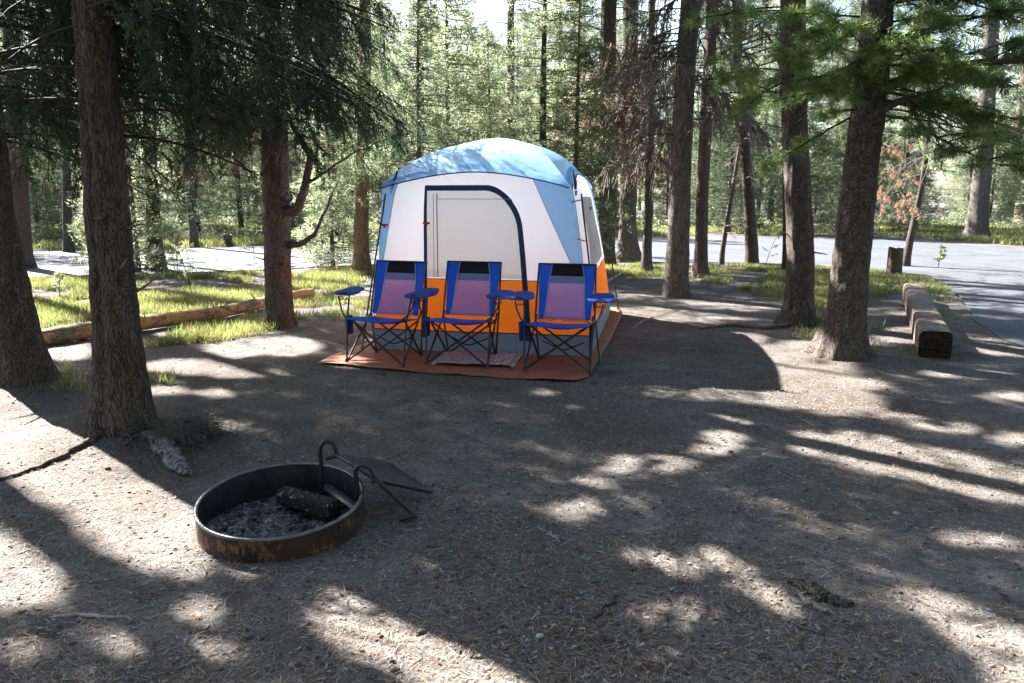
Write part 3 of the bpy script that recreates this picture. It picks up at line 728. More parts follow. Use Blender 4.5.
def far_trunk(H, r0):
    P = np.array([[0, 0, 0.], [rng.normal() * .1, rng.normal() * .1, H * .4], [rng.normal() * .15, 0, H * .75], [0, 0, H]])
    return trunk_mesh(P, np.array([r0, r0 * .75, r0 * .4, .01]), (0, 0, 0), sides=10, step=.5, ztop=4, seed=int(rng.integers(999)), flare=.3)

PROTO = []
specs = [('cone', 11, 1.9, 210, 'pine_far', .06), ('round', 12, 2.1, 190, 'pine_far', .2), ('cone', 7, 1.7, 190, 'pine_far', .03), ('cone', 13, 2.1, 230, 'pine_dark', .1), ('round', 14, 1.8, 160, 'pine_far', .3), ('cone', 4.2, 1.3, 120, 'pine_far', .02), ('cone', 2.0, .9, 60, 'pine_far', .02), ('cone', 9, 2.1, 210, 'pine_dark', .05)]
NAMES = ['tall feathery pine in the sunlit wood beyond the road', 'tall pine with high crown in the sunlit wood beyond the road', 'young bushy pine in the sunlit wood beyond the road', 'dark green fir in the wood beyond the road',
         'bare stemmed pine with narrow crown in the wood beyond the road', 'small pine bush in the wood beyond the road', 'knee high seedling pine in the wood beyond the road', 'broad dark fir in the wood beyond the road']
for i, (kd, H, Rr, nb, lm, z0) in enumerate(specs):
    PROTO.append((far_tree_mesh(H, Rr, nb, kd, i, z0).mesh('crown', [M[lm], M['twig']], False), far_trunk(H, .03 + H * .007).mesh('trunk', [M['bark_grey' if i % 3 else 'bark_dark']])))
def put_tree(i, x, y, s=1.0, label=None, group='trees of the wood beyond the road', name='pine_tree', z=0.0):
    rt = empty(name, (x, y, z), label or NAMES[i], 'tree', group, rz=0)
    for me, nm in ((PROTO[i][0], 'crown'), (PROTO[i][1], 'trunk')):
        o = bpy.data.objects.new(nm, me); COL.objects.link(o); o.parent = rt
    rt.matrix_basis = Matrix.Translation((x, y, z)) @ Matrix.Rotation(rng.uniform(0, 6.28), 4, 'Z') @ Matrix.Scale(s, 4)
    return rt
placed = []
def try_put(i, x, y, s, dmin):
    for (a, b) in placed:
        if (a - x) ** 2 + (b - y) ** 2 < dmin ** 2: return False
    placed.append((x, y)); put_tree(i, x, y, s); return True
cnt = 0
FARY = lambda x: float(byx_far(x))
def byx_far(x):
    o = np.argsort(far_w[:, 0]); return np.interp(x, far_w[o, 0], far_w[o, 1])
for ring, (ya, yb, n, dm) in enumerate(((1.2, 9, 34, 1.7), (9, 20, 48, 2.2), (20, 42, 62, 3.0))):
    k = 0; guard = 0
    while k < n and guard < 3000:
        guard += 1
        d = rng.uniform(ya, yb); fr = rng.uniform(-.78, .78); y0 = float(byx_far(0)) + d; x = fr * (y0 + 2); y = float(byx_far(x)) + d
        px, py = proj(x, y)
        if 925 < px < 1024 and y < 33: continue
        i = int(rng.choice(8, p=[.2, .13, .16, .13, .14, .1, .05, .09] if ring else [.14, .1, .17, .05, .1, .22, .17, .05]))
        Hh = specs[i][1]; smax = max(3.5, (y - 12) * .62) / Hh
        if try_put(i, x, y, min(rng.uniform(.8, 1.25), smax), dm): k += 1
# young trees on the camp side, bright behind the tent
for (px, Y_, i, s, lb) in ((425, 14.5, 2, .75, 'bright young pine close behind the left side of the tent'), (452, 16.0, 2, .9, 'feathery young pine behind the left slope of the tent roof'), (545, 15.5, 0, .75, 'young pine behind the right slope of the tent roof'),
                       (335, 16.2, 5, .8, 'small pale pine between the spruce and the tan trunk'), (575, 15.0, 7, .62, 'greyish dense fir behind the right corner of the tent roof'), (138, 15.5, 5, .9, 'small pale pine beside the dark slim trunk left of the spruce'),
                       (487, 16.6, 2, .7, 'young pine right behind the middle of the tent roof')):
    x = (px - CX) / FPX * (Y_ * cos(TH) + CH * sin(TH)); put_tree(i, x, Y_, s, lb, None)
# far-off wood that reads as one mass
C = []
for k in range(1500):
    y = rng.uniform(58, 80); x = rng.uniform(-75, 75); z = rng.uniform(0, 15) ; C.append((x, y, z))
C = np.array(C); idx = np.repeat(np.arange(len(C)), 34); g = Geo()
g.leaves(C[idx] + rng.normal(size=(len(idx), 3)) * [1.0, 1.0, .8], rng.normal(size=(len(idx), 3)), rng.uniform(.35, .6, len(idx)), .16, 0)
tag(g.build('distant_wood', [M['pine_far']], smooth=False), 'hazy mass of sunlit forest at the back', kind='stuff')

# ------------------------------------------------------------------ grass, undergrowth, litter
def scatter_px(polys, n, keep=None):
    """points on the ground, uniform over the ground areas of picture outlines"""
    out = []
    for poly in polys:
        wpts = np.array([Wz(*p)[:2] for p in poly]); lo = wpts.min(0); hi = wpts.max(0)
        A = (hi - lo).prod(); m = int(n * A) ; q = lo + (hi - lo) * rng.random((m, 2)); q = q[inpoly(q[:, 0], q[:, 1], wpts)]; out.append(q)
    return np.concatenate(out)
def blades(name, label, pts, hmin, hmax, wd, mats, mi, per=1, spread=.03):
    g = Geo(); idx = np.repeat(np.arange(len(pts)), per); p = pts[idx] + rng.normal(size=(len(idx), 2)) * spread
    z = hfun(p[:, 0], p[:, 1]); z = np.maximum(z, -.015)
    d = np.c_[rng.normal(size=(len(p), 2)) * .42, np.ones(len(p))]
    g.leaves(np.c_[p, z - .01], d, rng.uniform(hmin, hmax, len(p)), wd, 0)
    g.m[4] = [mi[idx]] if mi is not None else g.m[4]
    return tag(g.build(name, mats, smooth=False), label, kind='stuff')
G1 = [(20, 302), (40, 340), (100, 342), (150, 347), (250, 338), (300, 322), (352, 322), (378, 300), (372, 268), (260, 272), (130, 277), (0, 281), (0, 300)]
G2 = [(598, 268), (640, 265), (760, 266), (860, 270), (925, 279), (948, 293), (905, 292), (860, 300), (835, 330), (820, 330), (800, 296), (740, 298), (700, 290), (650, 277), (600, 274)]
G3 = [(880, 236), (1060, 248), (1500, 252), (1500, 235), (1060, 232), (880, 222)]
G4 = [(-200, 250), (120, 250), (340, 243), (480, 238), (900, 234), (900, 224), (480, 224), (-200, 228)]
p1 = scatter_px([G1, G2], 420); pn = fbm(p1[:, 0] * .9, p1[:, 1] * .9, 7, 3)
px_, py_ = proj(p1[:, 0], p1[:, 1]); p1 = p1[(pn + .5 * vnoise(p1[:, 0] * 3.3, p1[:, 1] * 3.3) > -.12) & ~in_road(p1[:, 0], p1[:, 1])]
blades('grass', 'bright green grass tufts between the camp and the road', p1, .04, .15, .011, [M['grass'], M['grass_dry']], (rng.random(len(p1)) < .42).astype(int), 7, .04)
p2 = scatter_px([G3, G4], 28); pn = fbm(p2[:, 0] * .5, p2[:, 1] * .5, 2, 3); p2 = p2[(pn > -.12)]
blades('grass', 'grass on the far bank of the road', p2, .1, .3, .035, [M['grass'], M['grass_dry']], (rng.random(len(p2)) < .4).astype(int), 10, .12)
tf = []
for (a, b, ra, n) in ((815, 335, .16, 30), (858, 330, .16, 30), (160, 380, .08, 12), (70, 390, .1, 16), (62, 378, .12, 14), (940, 300, .12, 16), (948, 318, .1, 14), (935, 296, .14, 20), (885, 352, .14, 14), (795, 300, .3, 40), (665, 268, .4, 60), (640, 275, .2, 30)):
    c = Wz(a, b)[:2]; tf.append(c + rng.normal(size=(n, 2)) * ra)
tf = np.concatenate(tf)
blades('grass', 'small grass tufts at the feet of the right-hand pines and log barrier', tf, .05, .15, .007, [M['grass'], M['grass_dry']], (rng.random(len(tf)) < .3).astype(int), 9, .03)
# low leafy undergrowth beyond the road
p3 = scatter_px([[(-200, 246), (300, 240), (620, 234), (900, 230), (1300, 232), (1300, 222), (-200, 222)]], .55)
g = Geo(); idx = np.repeat(np.arange(len(p3)), 60); s_ = rng.uniform(.15, .4, len(p3))[idx]
pos = np.c_[p3[idx] + rng.normal(size=(len(idx), 2)) * s_[:, None], np.abs(rng.normal(size=len(idx))) * s_ * .8]
g.leaves(pos, rng.normal(size=(len(idx), 3)) + [0, 0, .5], .12, .06, 0)
tag(g.build('undergrowth', [M['pine_far']], smooth=False), 'low leafy undergrowth along the far side of the road', kind='stuff')

# needle and chip litter on the bare dirt
M['chip_tan'] = mat_simple('tan_chip', (.3, .25, .19), .9, 0, .3, 30); M['chip_brown'] = mat_simple('brown_chip', (.17, .1, .065), .9, 0, .4, 30)
M['chip_grey'] = mat_simple('grey_chip', (.25, .24, .23), .9, 0, .3, 30); M['chip_dark'] = mat_simple('dark_chip', (.05, .04, .035), .9, 0, .3, 30)
def flat_sticks(n, lmin, lmax, wd, region, lift=.002, fall=1.0):
    u = rng.random(n); y = region[2] + (region[3] - region[2]) * u ** fall
    x = rng.uniform(-1, 1, n) * (y * .72 + .4)
    a = rng.uniform(0, pi, n); L = rng.uniform(lmin, lmax, n)
    keep = ~in_road(x, y) & (fbm(x * 1.1, y * 1.1, 5, 2) > rng.uniform(-1.0, .45, n)); x, y, a, L = x[keep], y[keep], a[keep], L[keep]
    return x, y, a, L
g = Geo()
for (n, l0, l1, wd, mi) in ((60000, .02, .055, .0022, 0), (60000, .02, .06, .0022, 1), (26000, .02, .07, .0022, 2), (26000, .012, .04, .004, 3), (1500, .012, .03, .009, 0), (4000, .01, .03, .012, 1), (2500, .01, .03, .01, 2), (5000, .01, .03, .013, 3)):
    x, y, a, L = flat_sticks(n, l0, l1, wd, (0, 0, 1.5, 12.5), fall=1.5)
    z = hfun(x, y) + rng.uniform(.001, .007, len(x)); d = np.c_[np.cos(a), np.sin(a), rng.normal(size=len(x)) * .12]
    # lay flat: width direction horizontal
    n0 = len(x); u = np.c_[-np.sin(a), np.cos(a), rng.normal(size=n0) * .2]; Lc = L[:, None]; C = np.c_[x, y, z]; W_ = wd * rng.uniform(.6, 1.4, (n0, 1))
    Pq = np.stack([C - u * W_ * .4, C + d * Lc - u * W_ * .3, C + d * Lc + u * W_ * .4, C + u * W_ * .5], 1)
    g.add(Pq.reshape(-1, 3), (np.arange(n0) * 4)[:, None] + np.arange(4)[None], mi)
x = rng.uniform(3.5, 11, 16000); y = rng.uniform(5, 15, 16000); kp = in_road(x, y) & (vnoise(x * .9, y * .9, 3) > rng.uniform(-.6, .8, len(x))); x, y = x[kp], y[kp]; n0 = len(x)
a = rng.uniform(0, pi, n0); d = np.c_[np.cos(a), np.sin(a), 0 * a]; u = np.c_[-np.sin(a), np.cos(a), 0 * a]; C = np.c_[x, y, 0 * x + .012]; Lc = rng.uniform(.03, .09, (n0, 1)); W_ = .006
Pq = np.stack([C - u * W_, C + d * Lc - u * W_, C + d * Lc + u * W_, C + u * W_], 1); g.add(Pq.reshape(-1, 3), (np.arange(n0) * 4)[:, None] + np.arange(4)[None], 1)
tag(g.build('ground_litter', [M['chip_tan'], M['chip_brown'], M['chip_grey'], M['chip_dark']], smooth=False), 'fallen needles, chips and bark flakes on the dirt', kind='stuff')
# pebbles, clods
g = Geo(); import itertools
ph = (1 + 5 ** .5) / 2
ico = np.array([(-1, ph, 0), (1, ph, 0), (-1, -ph, 0), (1, -ph, 0), (0, -1, ph), (0, 1, ph), (0, -1, -ph), (0, 1, -ph), (ph, 0, -1), (ph, 0, 1), (-ph, 0, -1), (-ph, 0, 1)]) / 1.9
icf = np.array([(0, 11, 5), (0, 5, 1), (0, 1, 7), (0, 7, 10), (0, 10, 11), (1, 5, 9), (5, 11, 4), (11, 10, 2), (10, 7, 6), (7, 1, 8), (3, 9, 4), (3, 4, 2), (3, 2, 6), (3, 6, 8), (3, 8, 9), (4, 9, 5), (2, 4, 11), (6, 2, 10), (8, 6, 7), (9, 8, 1)])
for mi, n in ((0, 1500), (1, 1500), (2, 900)):
    x, y, a, L = flat_sticks(n, .004, .012, 0, (0, 0, 1.5, 11), fall=1.4); z = hfun(x, y)
    V = ico[None] * (L[:, None, None] * rng.uniform(.6, 1.3, (len(x), 12, 1)) * np.array([1, .8, .6])) + np.c_[x, y, z + .002][:, None]
    g.add(V.reshape(-1, 3), ((np.arange(len(x)) * 12)[:, None, None] + icf[None]).reshape(-1, 3), mi)
tag(g.build('pebbles', [M['chip_grey'], M['chip_dark'], M['chip_brown']]), 'small pebbles and clods strewn over the dirt', kind='stuff')

# single stones, cones, sticks, bark that stand out
def rock(px, py, r, mat, name, label, cat, sq=(1, .8, .6), z=.3):
    x, y, _ = Wz(px, py); n = 14
    a = np.linspace(0, 2 * pi, n, endpoint=False); b = np.linspace(-pi / 2, pi / 2, 9)
    A, B = np.meshgrid(a, b); V = np.stack([np.cos(A) * np.cos(B), np.sin(A) * np.cos(B), np.sin(B)], -1)
    V = V * (1 + .22 * vnoise(V[..., 0] * 2 + px, V[..., 1] * 2, V[..., 2] * 2)[..., None]) * r * np.array(sq)
    g = Geo(); g.grid(V + [x, y, gz(x, y) + r * sq[2] * z], cv=True); return tag(g.build(name, mat), label, cat)
M['stone'] = mat_simple('pale_stone', (.42, .39, .35), .9, 0, .3, 12, .4)
for (a, b, r, lb) in ((540, 633, .016, 'pale stone in the sunlit strip at the bottom edge'), (648, 341, .09, 'small grey boulder between the two pines'), (896, 515, .016, 'white stone right of the dark shaded dirt'), (765, 455, .02, 'small pale stone in the shaded middle dirt'), (842, 272, .12, 'grey boulder at the grass edge behind the curved pine')):
    if (a, b) == (648, 341): a, b, r = 852, 297, .1
    if (a, b) == (842, 272): continue
    rock(a, b, r, M['stone'], 'stone', lb, 'stone')
M['cone'] = mat_simple('pine_cone_scales', (.14, .09, .06), .9, 0, .4, 60, .8)
for (a, b, lb) in ((899, 452, 'dark pine cone on the sunlit strip at the right'), (731, 452, 'pine cone in the shade beside the sunlit strip'), (422, 630, 'dark pine cone on the sunlit strip at the bottom'), (395, 668, 'pine cone at the bottom edge in sunlight'), (108, 470, 'reddish pine cone on the sunny dust near the double trunk')):
    o = rock(a, b, .014, M['cone'], 'pine_cone', lb, 'pine cone', (1.3, .8, .8), .6)
def stick(name, label, pts, rad, mat, cat='stick', lift=.0, n=14, sides=6, wob=.008):
    q = resample(np.array([Wz(a, b)[:2] for a, b in pts]), n); q = q + rng.normal(size=q.shape) * wob
    r = np.interp(np.linspace(0, 1, n), np.linspace(0, 1, len(rad)), rad); z = hfun(q[:, 0], q[:, 1]) + r * .7 + lift
    g = Geo(); g.tube(np.c_[q, z], r, sides, cap=True); return tag(g.build(name, mat), label, cat)
M['stick_grey'] = mat_simple('weathered_stick', (.26, .24, .22), .9, 0, .35, 20, .5)
stick('fallen_stick', 'long pale stick on the dirt at the lower left', [(45, 616), (90, 612), (132, 616)], [.006, .009, .005], M['stick_grey'])
stick('fallen_stick', 'thin dark stick lying in the shaded dirt below the middle', [(592, 614), (612, 598), (620, 592)], [.004, .006, .003], M['twig_dark'])
stick('fallen_stick', 'short curved pale stick in the middle of the shaded dirt', [(538, 528), (548, 533), (560, 543)], [.004, .006, .004], M['stick_grey'])
stick('fallen_stick', 'thin twig left of the bottom sunlit strip', [(440, 568), (450, 577)], [.003, .003], M['stick_grey'])
stick('fallen_stick', 'long thin branch on the sunny dirt right of the tent', [(633, 329), (640, 322), (655, 318)], [.012, .014, .008], M['stick_grey'])
stick('surface_root', 'dark crooked root crossing the sunny dust at the left edge', [(0, 481), (30, 470), (60, 460), (85, 450), (100, 443)], [.012, .014, .018, .022, .03], M['bark_dark'], 'root', -.004, 22)
stick('surface_root', 'low root running over the pale dirt near the thick grey trunk', [(700, 330), (730, 327), (765, 330), (790, 326)], [.02, .03, .03, .03], M['bark_grey'], 'root', -.012, 22)
stick('fallen_stick', 'dead branch lying among roots right of the tent', [(604, 283), (618, 276), (632, 268), (640, 262)], [.03, .03, .02, .01], M['stick_grey'])

# ------------------------------------------------------------------ the tent
C_ = {}
M['t_blue'] = mat_cloth('blue_tent_fly', (.26, .5, .77), .42, .04, rough=.45, tcol=(.4, .65, .95), wr=.25, spec=.5)
M['t_white'] = mat_cloth('white_tent_cloth', (.85, .845, .84), .66, .03, rough=.6, tcol=(.99, .98, .97), wr=.8)
M['t_mesh'] = mat_cloth('cream_mesh_cloth', (.74, .72, .68), .6, .04, rough=.8, tcol=(.93, .91, .86), wr=.6)
M['t_grey'] = mat_cloth('grey_window_mesh', (.3, .31, .32), .45, .05, rough=.8, tcol=(.45, .45, .45), wr=.1)
M['t_orange'] = mat_cloth('orange_tent_cloth', (.9, .19, .015), .45, .04, rough=.5, tcol=(1, .27, .02), wr=.7)
M['t_base'] = mat_cloth('steel_blue_tub_cloth', (.15, .22, .31), .12, .1, rough=.5, tcol=(.25, .35, .5), wr=.9)
M['t_navy'] = mat_cloth('navy_trim', (.022, .05, .12), .08, .08, rough=.6, wr=.3)
M['t_seam'] = mat_simple('grey_seam_tape', (.3, .3, .32), .7); M['black'] = mat_simple('black_metal', (.018, .018, .02), .38, 0, .2, 10, 0, .5)
M['clip'] = mat_simple('red_orange_clip', (.5, .06, .02), .5); M['teal'] = mat_simple('teal_plastic', (.02, .22, .2), .5)
cFL = np.array([-1.42, 7.74]); cFR = np.array([.77, 7.32]); fx = (cFR - cFL) / np.linalg.norm(cFR - cFL); fy = np.array([-fx[1], fx[0]])
TD = 3.0; wid = np.linalg.norm(cFR - cFL)
corn = [cFL, cFR, cFR + fy * TD, cFL + fy * TD]; ctr = sum(corn) / 4 - fx * .10
RZ = np.array([(0, 1.0), (.4, .968), (.8, .935), (1.2, .90), (1.5, .87), (1.68, .845), (1.80, .76), (1.96, .6), (2.08, .4), (2.16, .18), (2.2, 0.0)])
_zz = np.linspace(0, 2.2, 111); _rr = np.interp(_zz, RZ[:, 0], RZ[:, 1]); _rr = np.convolve(np.pad(_rr, 4, mode='edge'), np.ones(9) / 9, 'valid'); _rr[-1] = 0
def rad_z(z): return np.interp(z, _zz, _rr)
def tentP(k, s, z, off=0.0, bulge=.02):
    s = np.asarray(s, float); z = np.asarray(z, float); s, z = np.broadcast_arrays(s, z)
    A = corn[k]; B = corn[(k + 1) % 4]; r = rad_z(z)[..., None]
    a = ctr + (A - ctr) * r; b = ctr + (B - ctr) * r
    p = a + (b - a) * s[..., None]
    nrm = (A + B) / 2 - ctr; nrm = nrm / np.linalg.norm(nrm)
    bl = bulge * np.sin(pi * s) * np.clip(np.sin(pi * np.clip(z / 1.7, 0, 1)), 0, 1) ** .5
    bl = bl + .012 * vnoise(s * 5 + k * 9, z * 4, k * 3.0) * np.clip(z * 3, 0, 1) * (z < 2.1) * np.clip(np.sin(pi * s) * 3, 0, 1)
    # roof swells between the poles
    rf = np.clip((z - 1.6) / .5, 0, 1) * np.sin(pi * s) * .1 * np.clip((2.2 - z) / .3, 0, 1)
    zz_ = z + rf * .55
    rf = rf * .8
    p = p - fx * (.085 * np.clip(z / 1.6, 0, 1) ** 1.5 * np.clip((2.2 - z) / .4, 0, 1))[..., None]
    p = p + nrm * (bl + rf + off)[..., None]
    return np.concatenate([p, (zz_ + off * .6 * (z > 1.5))[..., None]], -1)
def panel(k, s0, s1, zf0, zf1, mi, g, nu=26, nv=14, off=0.0):
    """patch between two height curves and two side curves (functions of z fraction)"""
    U = np.linspace(0, 1, nu)[:, None]; V = np.linspace(0, 1, nv)[None, :]
    sa = s0(V) if callable(s0) else s0 + 0 * V; sb = s1(V) if callable(s1) else s1 + 0 * V
    S = sa + (sb - sa) * U; z0 = zf0(S); z1 = zf1(S); Z_ = z0 + (z1 - z0) * V
    g.grid(tentP(k, S, Z_, off), mi)
zbase = lambda s: .22 + 0 * s; zor = lambda s: .74 + 0 * s; zeave = lambda s: 1.65 + .14 * np.clip(np.sin(pi * s), 0, 1) ** .8; zero = lambda s: .012 + 0 * s; ztop = lambda s: 2.2 + 0 * s
tent = empty('dome_tent', (*ctr, 0), 'blue, white and orange dome tent on a brown groundsheet', 'tent')
gb, go, gw, gt, gr_ = Geo(), Geo(), Geo(), Geo(), Geo()
for k in range(4):
    panel(k, 0, 1, zero, zbase, 0, gb); panel(k, 0, 1, zbase, zor, 0, go)
    ia = lambda V: .01 + .07 * V; ib = lambda V: .985 - .165 * V
    if k in (1, 3): ia = lambda V: .02 + .1 * V; ib = lambda V: .98 - .1 * V
    panel(k, ia, ib, zor, zeave, 0, gw, 30, 22); 
    for q0, q1 in ((0, ia), (ib, 1)): gt = Geo(); panel(k, q0, q1, zor, zeave, 0, gt, 6, 22); gt.build('corner_gusset', M['t_blue'], tent)
    panel(k, 0, 1, zeave, ztop, 0, gr_, 30, 18)
    # brow: the fly overhangs the wall a little
    S = np.linspace(0, 1, 40)[:, None]; V = np.linspace(0, 1, 3)[None, :]
    gr_.grid(tentP(k, S + 0 * V, zeave(S) - .035 + .09 * V, .022 * (1 - V) + .006))
gb.build('floor_tub', M['t_base'], tent); go.build('lower_band', M['t_orange'], tent); gw.build('wall', M['t_white'], tent)
gr_.build('roof_fly', M['t_blue'], tent)
# seams
g = Geo()
for k in range(4):
    S = np.linspace(0, 1, 40); g.tube(tentP(k, S, zbase(S), .004), .006, 5); g.tube(tentP(k, S, zor(S), .004), .004, 5)
    g.tube(tentP(k, S, zeave(S) - .035, .03), .007, 5)
    V = np.linspace(0, 1, 20)
g.build('seam', M['t_navy'], tent)
V = np.linspace(0, 1, 24)
for k in (0, 1, 2, 3):
    for (a_, b_) in (((.01, .07), (.985, -.165)) if k in (0, 2) else ((.02, .1), (.98, -.1))):
        g = Geo(); s_ = a_ + b_ * V; g.tube(tentP(k, s_, .74 + (zeave(s_) - .74) * V, .004), .0035, 4); g.build('wall_seam', M['t_seam'], tent)
for s_ in (.17, .83): g = Geo(); g.tube(tentP(0, s_ + 0 * V, .02 + .7 * V, .004), .003, 4); g.build('wall_seam', M['t_seam'], tent)
# door on the front wall: D-shaped navy trim round cream cloth
def dpath(x0, x1, z0, z1, rr, n=12):
    P = [(x0, z0), (x0, z1 - .02), (x0 + .02, z1)]
    P += [(x1 - rr + rr * sin(a), z1 - rr + rr * cos(a)) for a in np.linspace(0, pi / 2, n)]
    P += [(x1, .9), (x1, z0)]
    return resample(np.array(P), 70)
WF = 2.1
oL = dpath(.235, .735, .16, 1.645, .0, 12)
def sz(P): return P
def scaled(x0, x1, z0, z1, rx, rz):
    P = [(x0, z0), (x0, z1)] + [(x1 - rx + rx * sin(a), z1 - rz + rz * cos(a)) for a in np.linspace(0, pi / 2, 14)] + [(x1, z0)]
    # constant parameterisation so that inner and outer match
    return np.array(P)
outer = scaled(.235, .740, .15, 1.65, .17, .40); inner = scaled(.252, .714, .15, 1.60, .152, .37)
def densify(P, k=6):
    out = [P[0]]
    for a, b in zip(P[:-1], P[1:]):
        for j in range(1, k + 1): out.append(a + (b - a) * j / k)
    return np.array(out)
oD, iD = densify(outer, 8), densify(inner, 8)
g = Geo(); U = np.linspace(0, 1, 4)[None, :, None]; Q = oD[:, None] * (1 - U) + iD[:, None] * U
g.grid(tentP(0, Q[..., 0], Q[..., 1], .012)); 
door = None
# cream cloth panel
gi = Geo(); mid = np.stack([iD[:, 0] * 0 + .48, np.clip(iD[:, 1], .76, 1.3)], -1); U = np.linspace(0, 1, 12)[None, :, None]
iC = iD.copy(); iC[:, 1] = np.maximum(iC[:, 1], .755); Q = iC[:, None] * (1 - U) + mid[:, None] * U
gi.grid(tentP(0, Q[..., 0], Q[..., 1], .008)); door = gi.build('door', M['t_mesh'], tent)
g.build('door_trim', M['t_navy'], door)
g = Geo(); zz = np.linspace(.76, 1.57, 24); g.tube(tentP(0, .305 + 0 * zz, zz, .012), .006, 5); g.tube(tentP(0, .286 + 0 * zz, zz, .012), .003, 4)
ss = np.linspace(.305, .70, 20); g.tube(tentP(0, ss, 1.52 - .0 * ss, .012), .003, 4)
g.build('zipper', M['t_seam'], door)
def clip(k, s, z, off=.02, sc_=1.0):
    p = tentP(k, np.array([s]), np.array([z]), off)[0]; g = Geo(); rot = np.stack([np.r_[fx, 0], np.r_[fy, 0], [0, 0, 1]], 1)
    g.box(p, (.07 * sc_, .012, .02 * sc_), rot); g.box(p + [0, 0, -.012], (.02, .016, .035), rot); return g.build('clip', M['clip'], tent, smooth=False)
clip(0, .25, 1.29, .022); clip(0, .03, 1.27, .03); clip(1, .13, .79, .03, .5); clip(1, .52, 1.42, .03, .5)
# side windows
for k in (1, 3):
    g = Geo(); a = lambda V: .27 + .05 * V; b = lambda V: .80 - .04 * V
    panel(k, a, b, lambda s: .80 + 0 * s, lambda s: 1.50 + .04 * np.sin(pi * s), 0, g, 20, 16, .008); wd_ = g.build('window', M['t_grey'], tent)
    g = Geo(); panel(k, lambda V: .42 + .05 * V, lambda V: .80 - .04 * V, lambda s: .82 + 0 * s, lambda s: 1.49 + .035 * np.sin(pi * s), 0, g, 20, 16, .02); g.build('window_flap', M['t_white'], wd_)
# poles standing just outside the corners
for k in range(4):
    dirc = (corn[k] - ctr) / np.linalg.norm(corn[k] - ctr); zz = np.linspace(0, 2.2, 40); rr_ = rad_z(zz)
    o = .05 + .10 * np.clip(1 - zz / 1.4, 0, 1)
    R0 = np.linalg.norm(corn[k] - ctr); pp = np.c_[ctr[None] + dirc[None] * (R0 * rr_ + o * (zz < 1.75))[:, None], zz]
    sel = zz < 1.62; g = Geo(); g.tube(pp[sel], .009, 7, cap=True); po = g.build('pole', M['black'], tent)
    for zc in (.35, .75, 1.15, 1.5):
        i = int(np.argmin(abs(zz - zc))); q = tentP(k, np.array([.0]), np.array([zc]), 0)[0]; g = Geo(); g.tube([pp[i], q], .006, 5); g.build('clip', M['clip' if zc in (1.15,) else 'black'], po)
    g = Geo(); g.tube([pp[0] + [0, 0, -.01], pp[0] + [0, 0, .05]], .016, 8, cap=True); g.build('foot', M['teal' if k == 1 else 'black'], po)
# hub straps at the upper corners
for k in (0, 1):
    p = np.r_[ctr + (corn[k] - ctr) * rad_z(1.74), 1.74]; dirc = np.r_[(corn[k] - ctr) / np.linalg.norm(corn[k] - ctr), 0]
    g = Geo(); g.tube([p + [0, 0, .06], p + dirc * .05 + [0, 0, -.05], p + dirc * .06 + [0, 0, -.12]], [.008, .02, .012], 8, cap=True); g.build('pole_hub', M['t_navy'], tent)
    g = Geo(); q = p + dirc * .07 + [0, 0, -.13]; g.tube([q, q + [0, 0, -.05]], [.014, .01], 6, cap=True); g.build('strap', M['clip'], tent)
# lettering on the band
def text_mesh(body, size, ext, mat, name, parent, origin, xdir, ndir, shear=0.0):
    cu = bpy.data.curves.new('lettering', 'FONT'); cu.body = body; cu.size = size; cu.extrude = ext; cu.align_x = 'LEFT'; cu.space_character = 1.15; cu.shear = shear
    o = bpy.data.objects.new('lettering_source', cu); COL.objects.link(o); dg = bpy.context.evaluated_depsgraph_get()
    me = bpy.data.meshes.new_from_object(o.evaluated_get(dg)); COL.objects.unlink(o); bpy.data.objects.remove(o)
    x = np.r_[xdir, 0.]; n = np.r_[ndir, 0.]
    for v in me.vertices:
        q = np.array(origin) + x * v.co.x + np.array([0, 0, 1.]) * v.co.y + n * v.co.z; v.co = q
    me.materials.clear(); me.materials.append(mat); ob = bpy.data.objects.new(name, me); COL.objects.link(ob)
    ob.parent = parent; ob.matrix_parent_inverse = parent.matrix_basis.inverted(); return ob
p = tentP(0, np.array([.76]), np.array([.36]), .02)[0]; p[2] = .36
text_mesh('COPPER', .052, .002, M['t_navy'], 'lettering', tent, p, fx, -fy)
text_mesh('CANYON', .052, .002, M['t_navy'], 'lettering', tent, p + np.r_[fx, 0] * .28, fx, -fy)
# groundsheet
M['tarp'] = mat_simple('brown_groundsheet', (.33, .115, .065), .6, 0, .18, 5, .5)
tp = np.array([Wz(a, b)[:2] for a, b in [(318, 364), (352, 349), (372, 343), (430, 330), (618, 309), (622, 316), (612, 338), (588, 378), (578, 383), (560, 383), (500, 379), (430, 374), (370, 369)]])
tpd = dens(tp, .12); cen = np.array([.0, 8.3]); g = Geo(); U = np.linspace(0, 1, 40)[None, :, None]
ring = np.vstack([tpd, tpd[:1]]); Q = ring[:, None] * (1 - U) + np.array([-.2, 7.3]) * U
hz = np.maximum(hfun(Q[..., 0], Q[..., 1]), -.0) + .01 + .012 * np.abs(vnoise(Q[..., 0] * 4, Q[..., 1] * 5, 2)) + .02 * np.clip(vnoise(Q[..., 0] * 2.3, Q[..., 1] * 6, 5), 0, 1) * (np.linspace(1, 0, 40)[None, :] > .8)
g.grid(np.concatenate([Q, hz[..., None]], -1)); t_ = g.build('groundsheet', M['tarp']); tag(t_, 'brown plastic groundsheet spread under the tent and chairs', 'groundsheet')
sm = t_.modifiers.new('thickness', 'SOLIDIFY'); sm.thickness = .003; sm.offset = 1
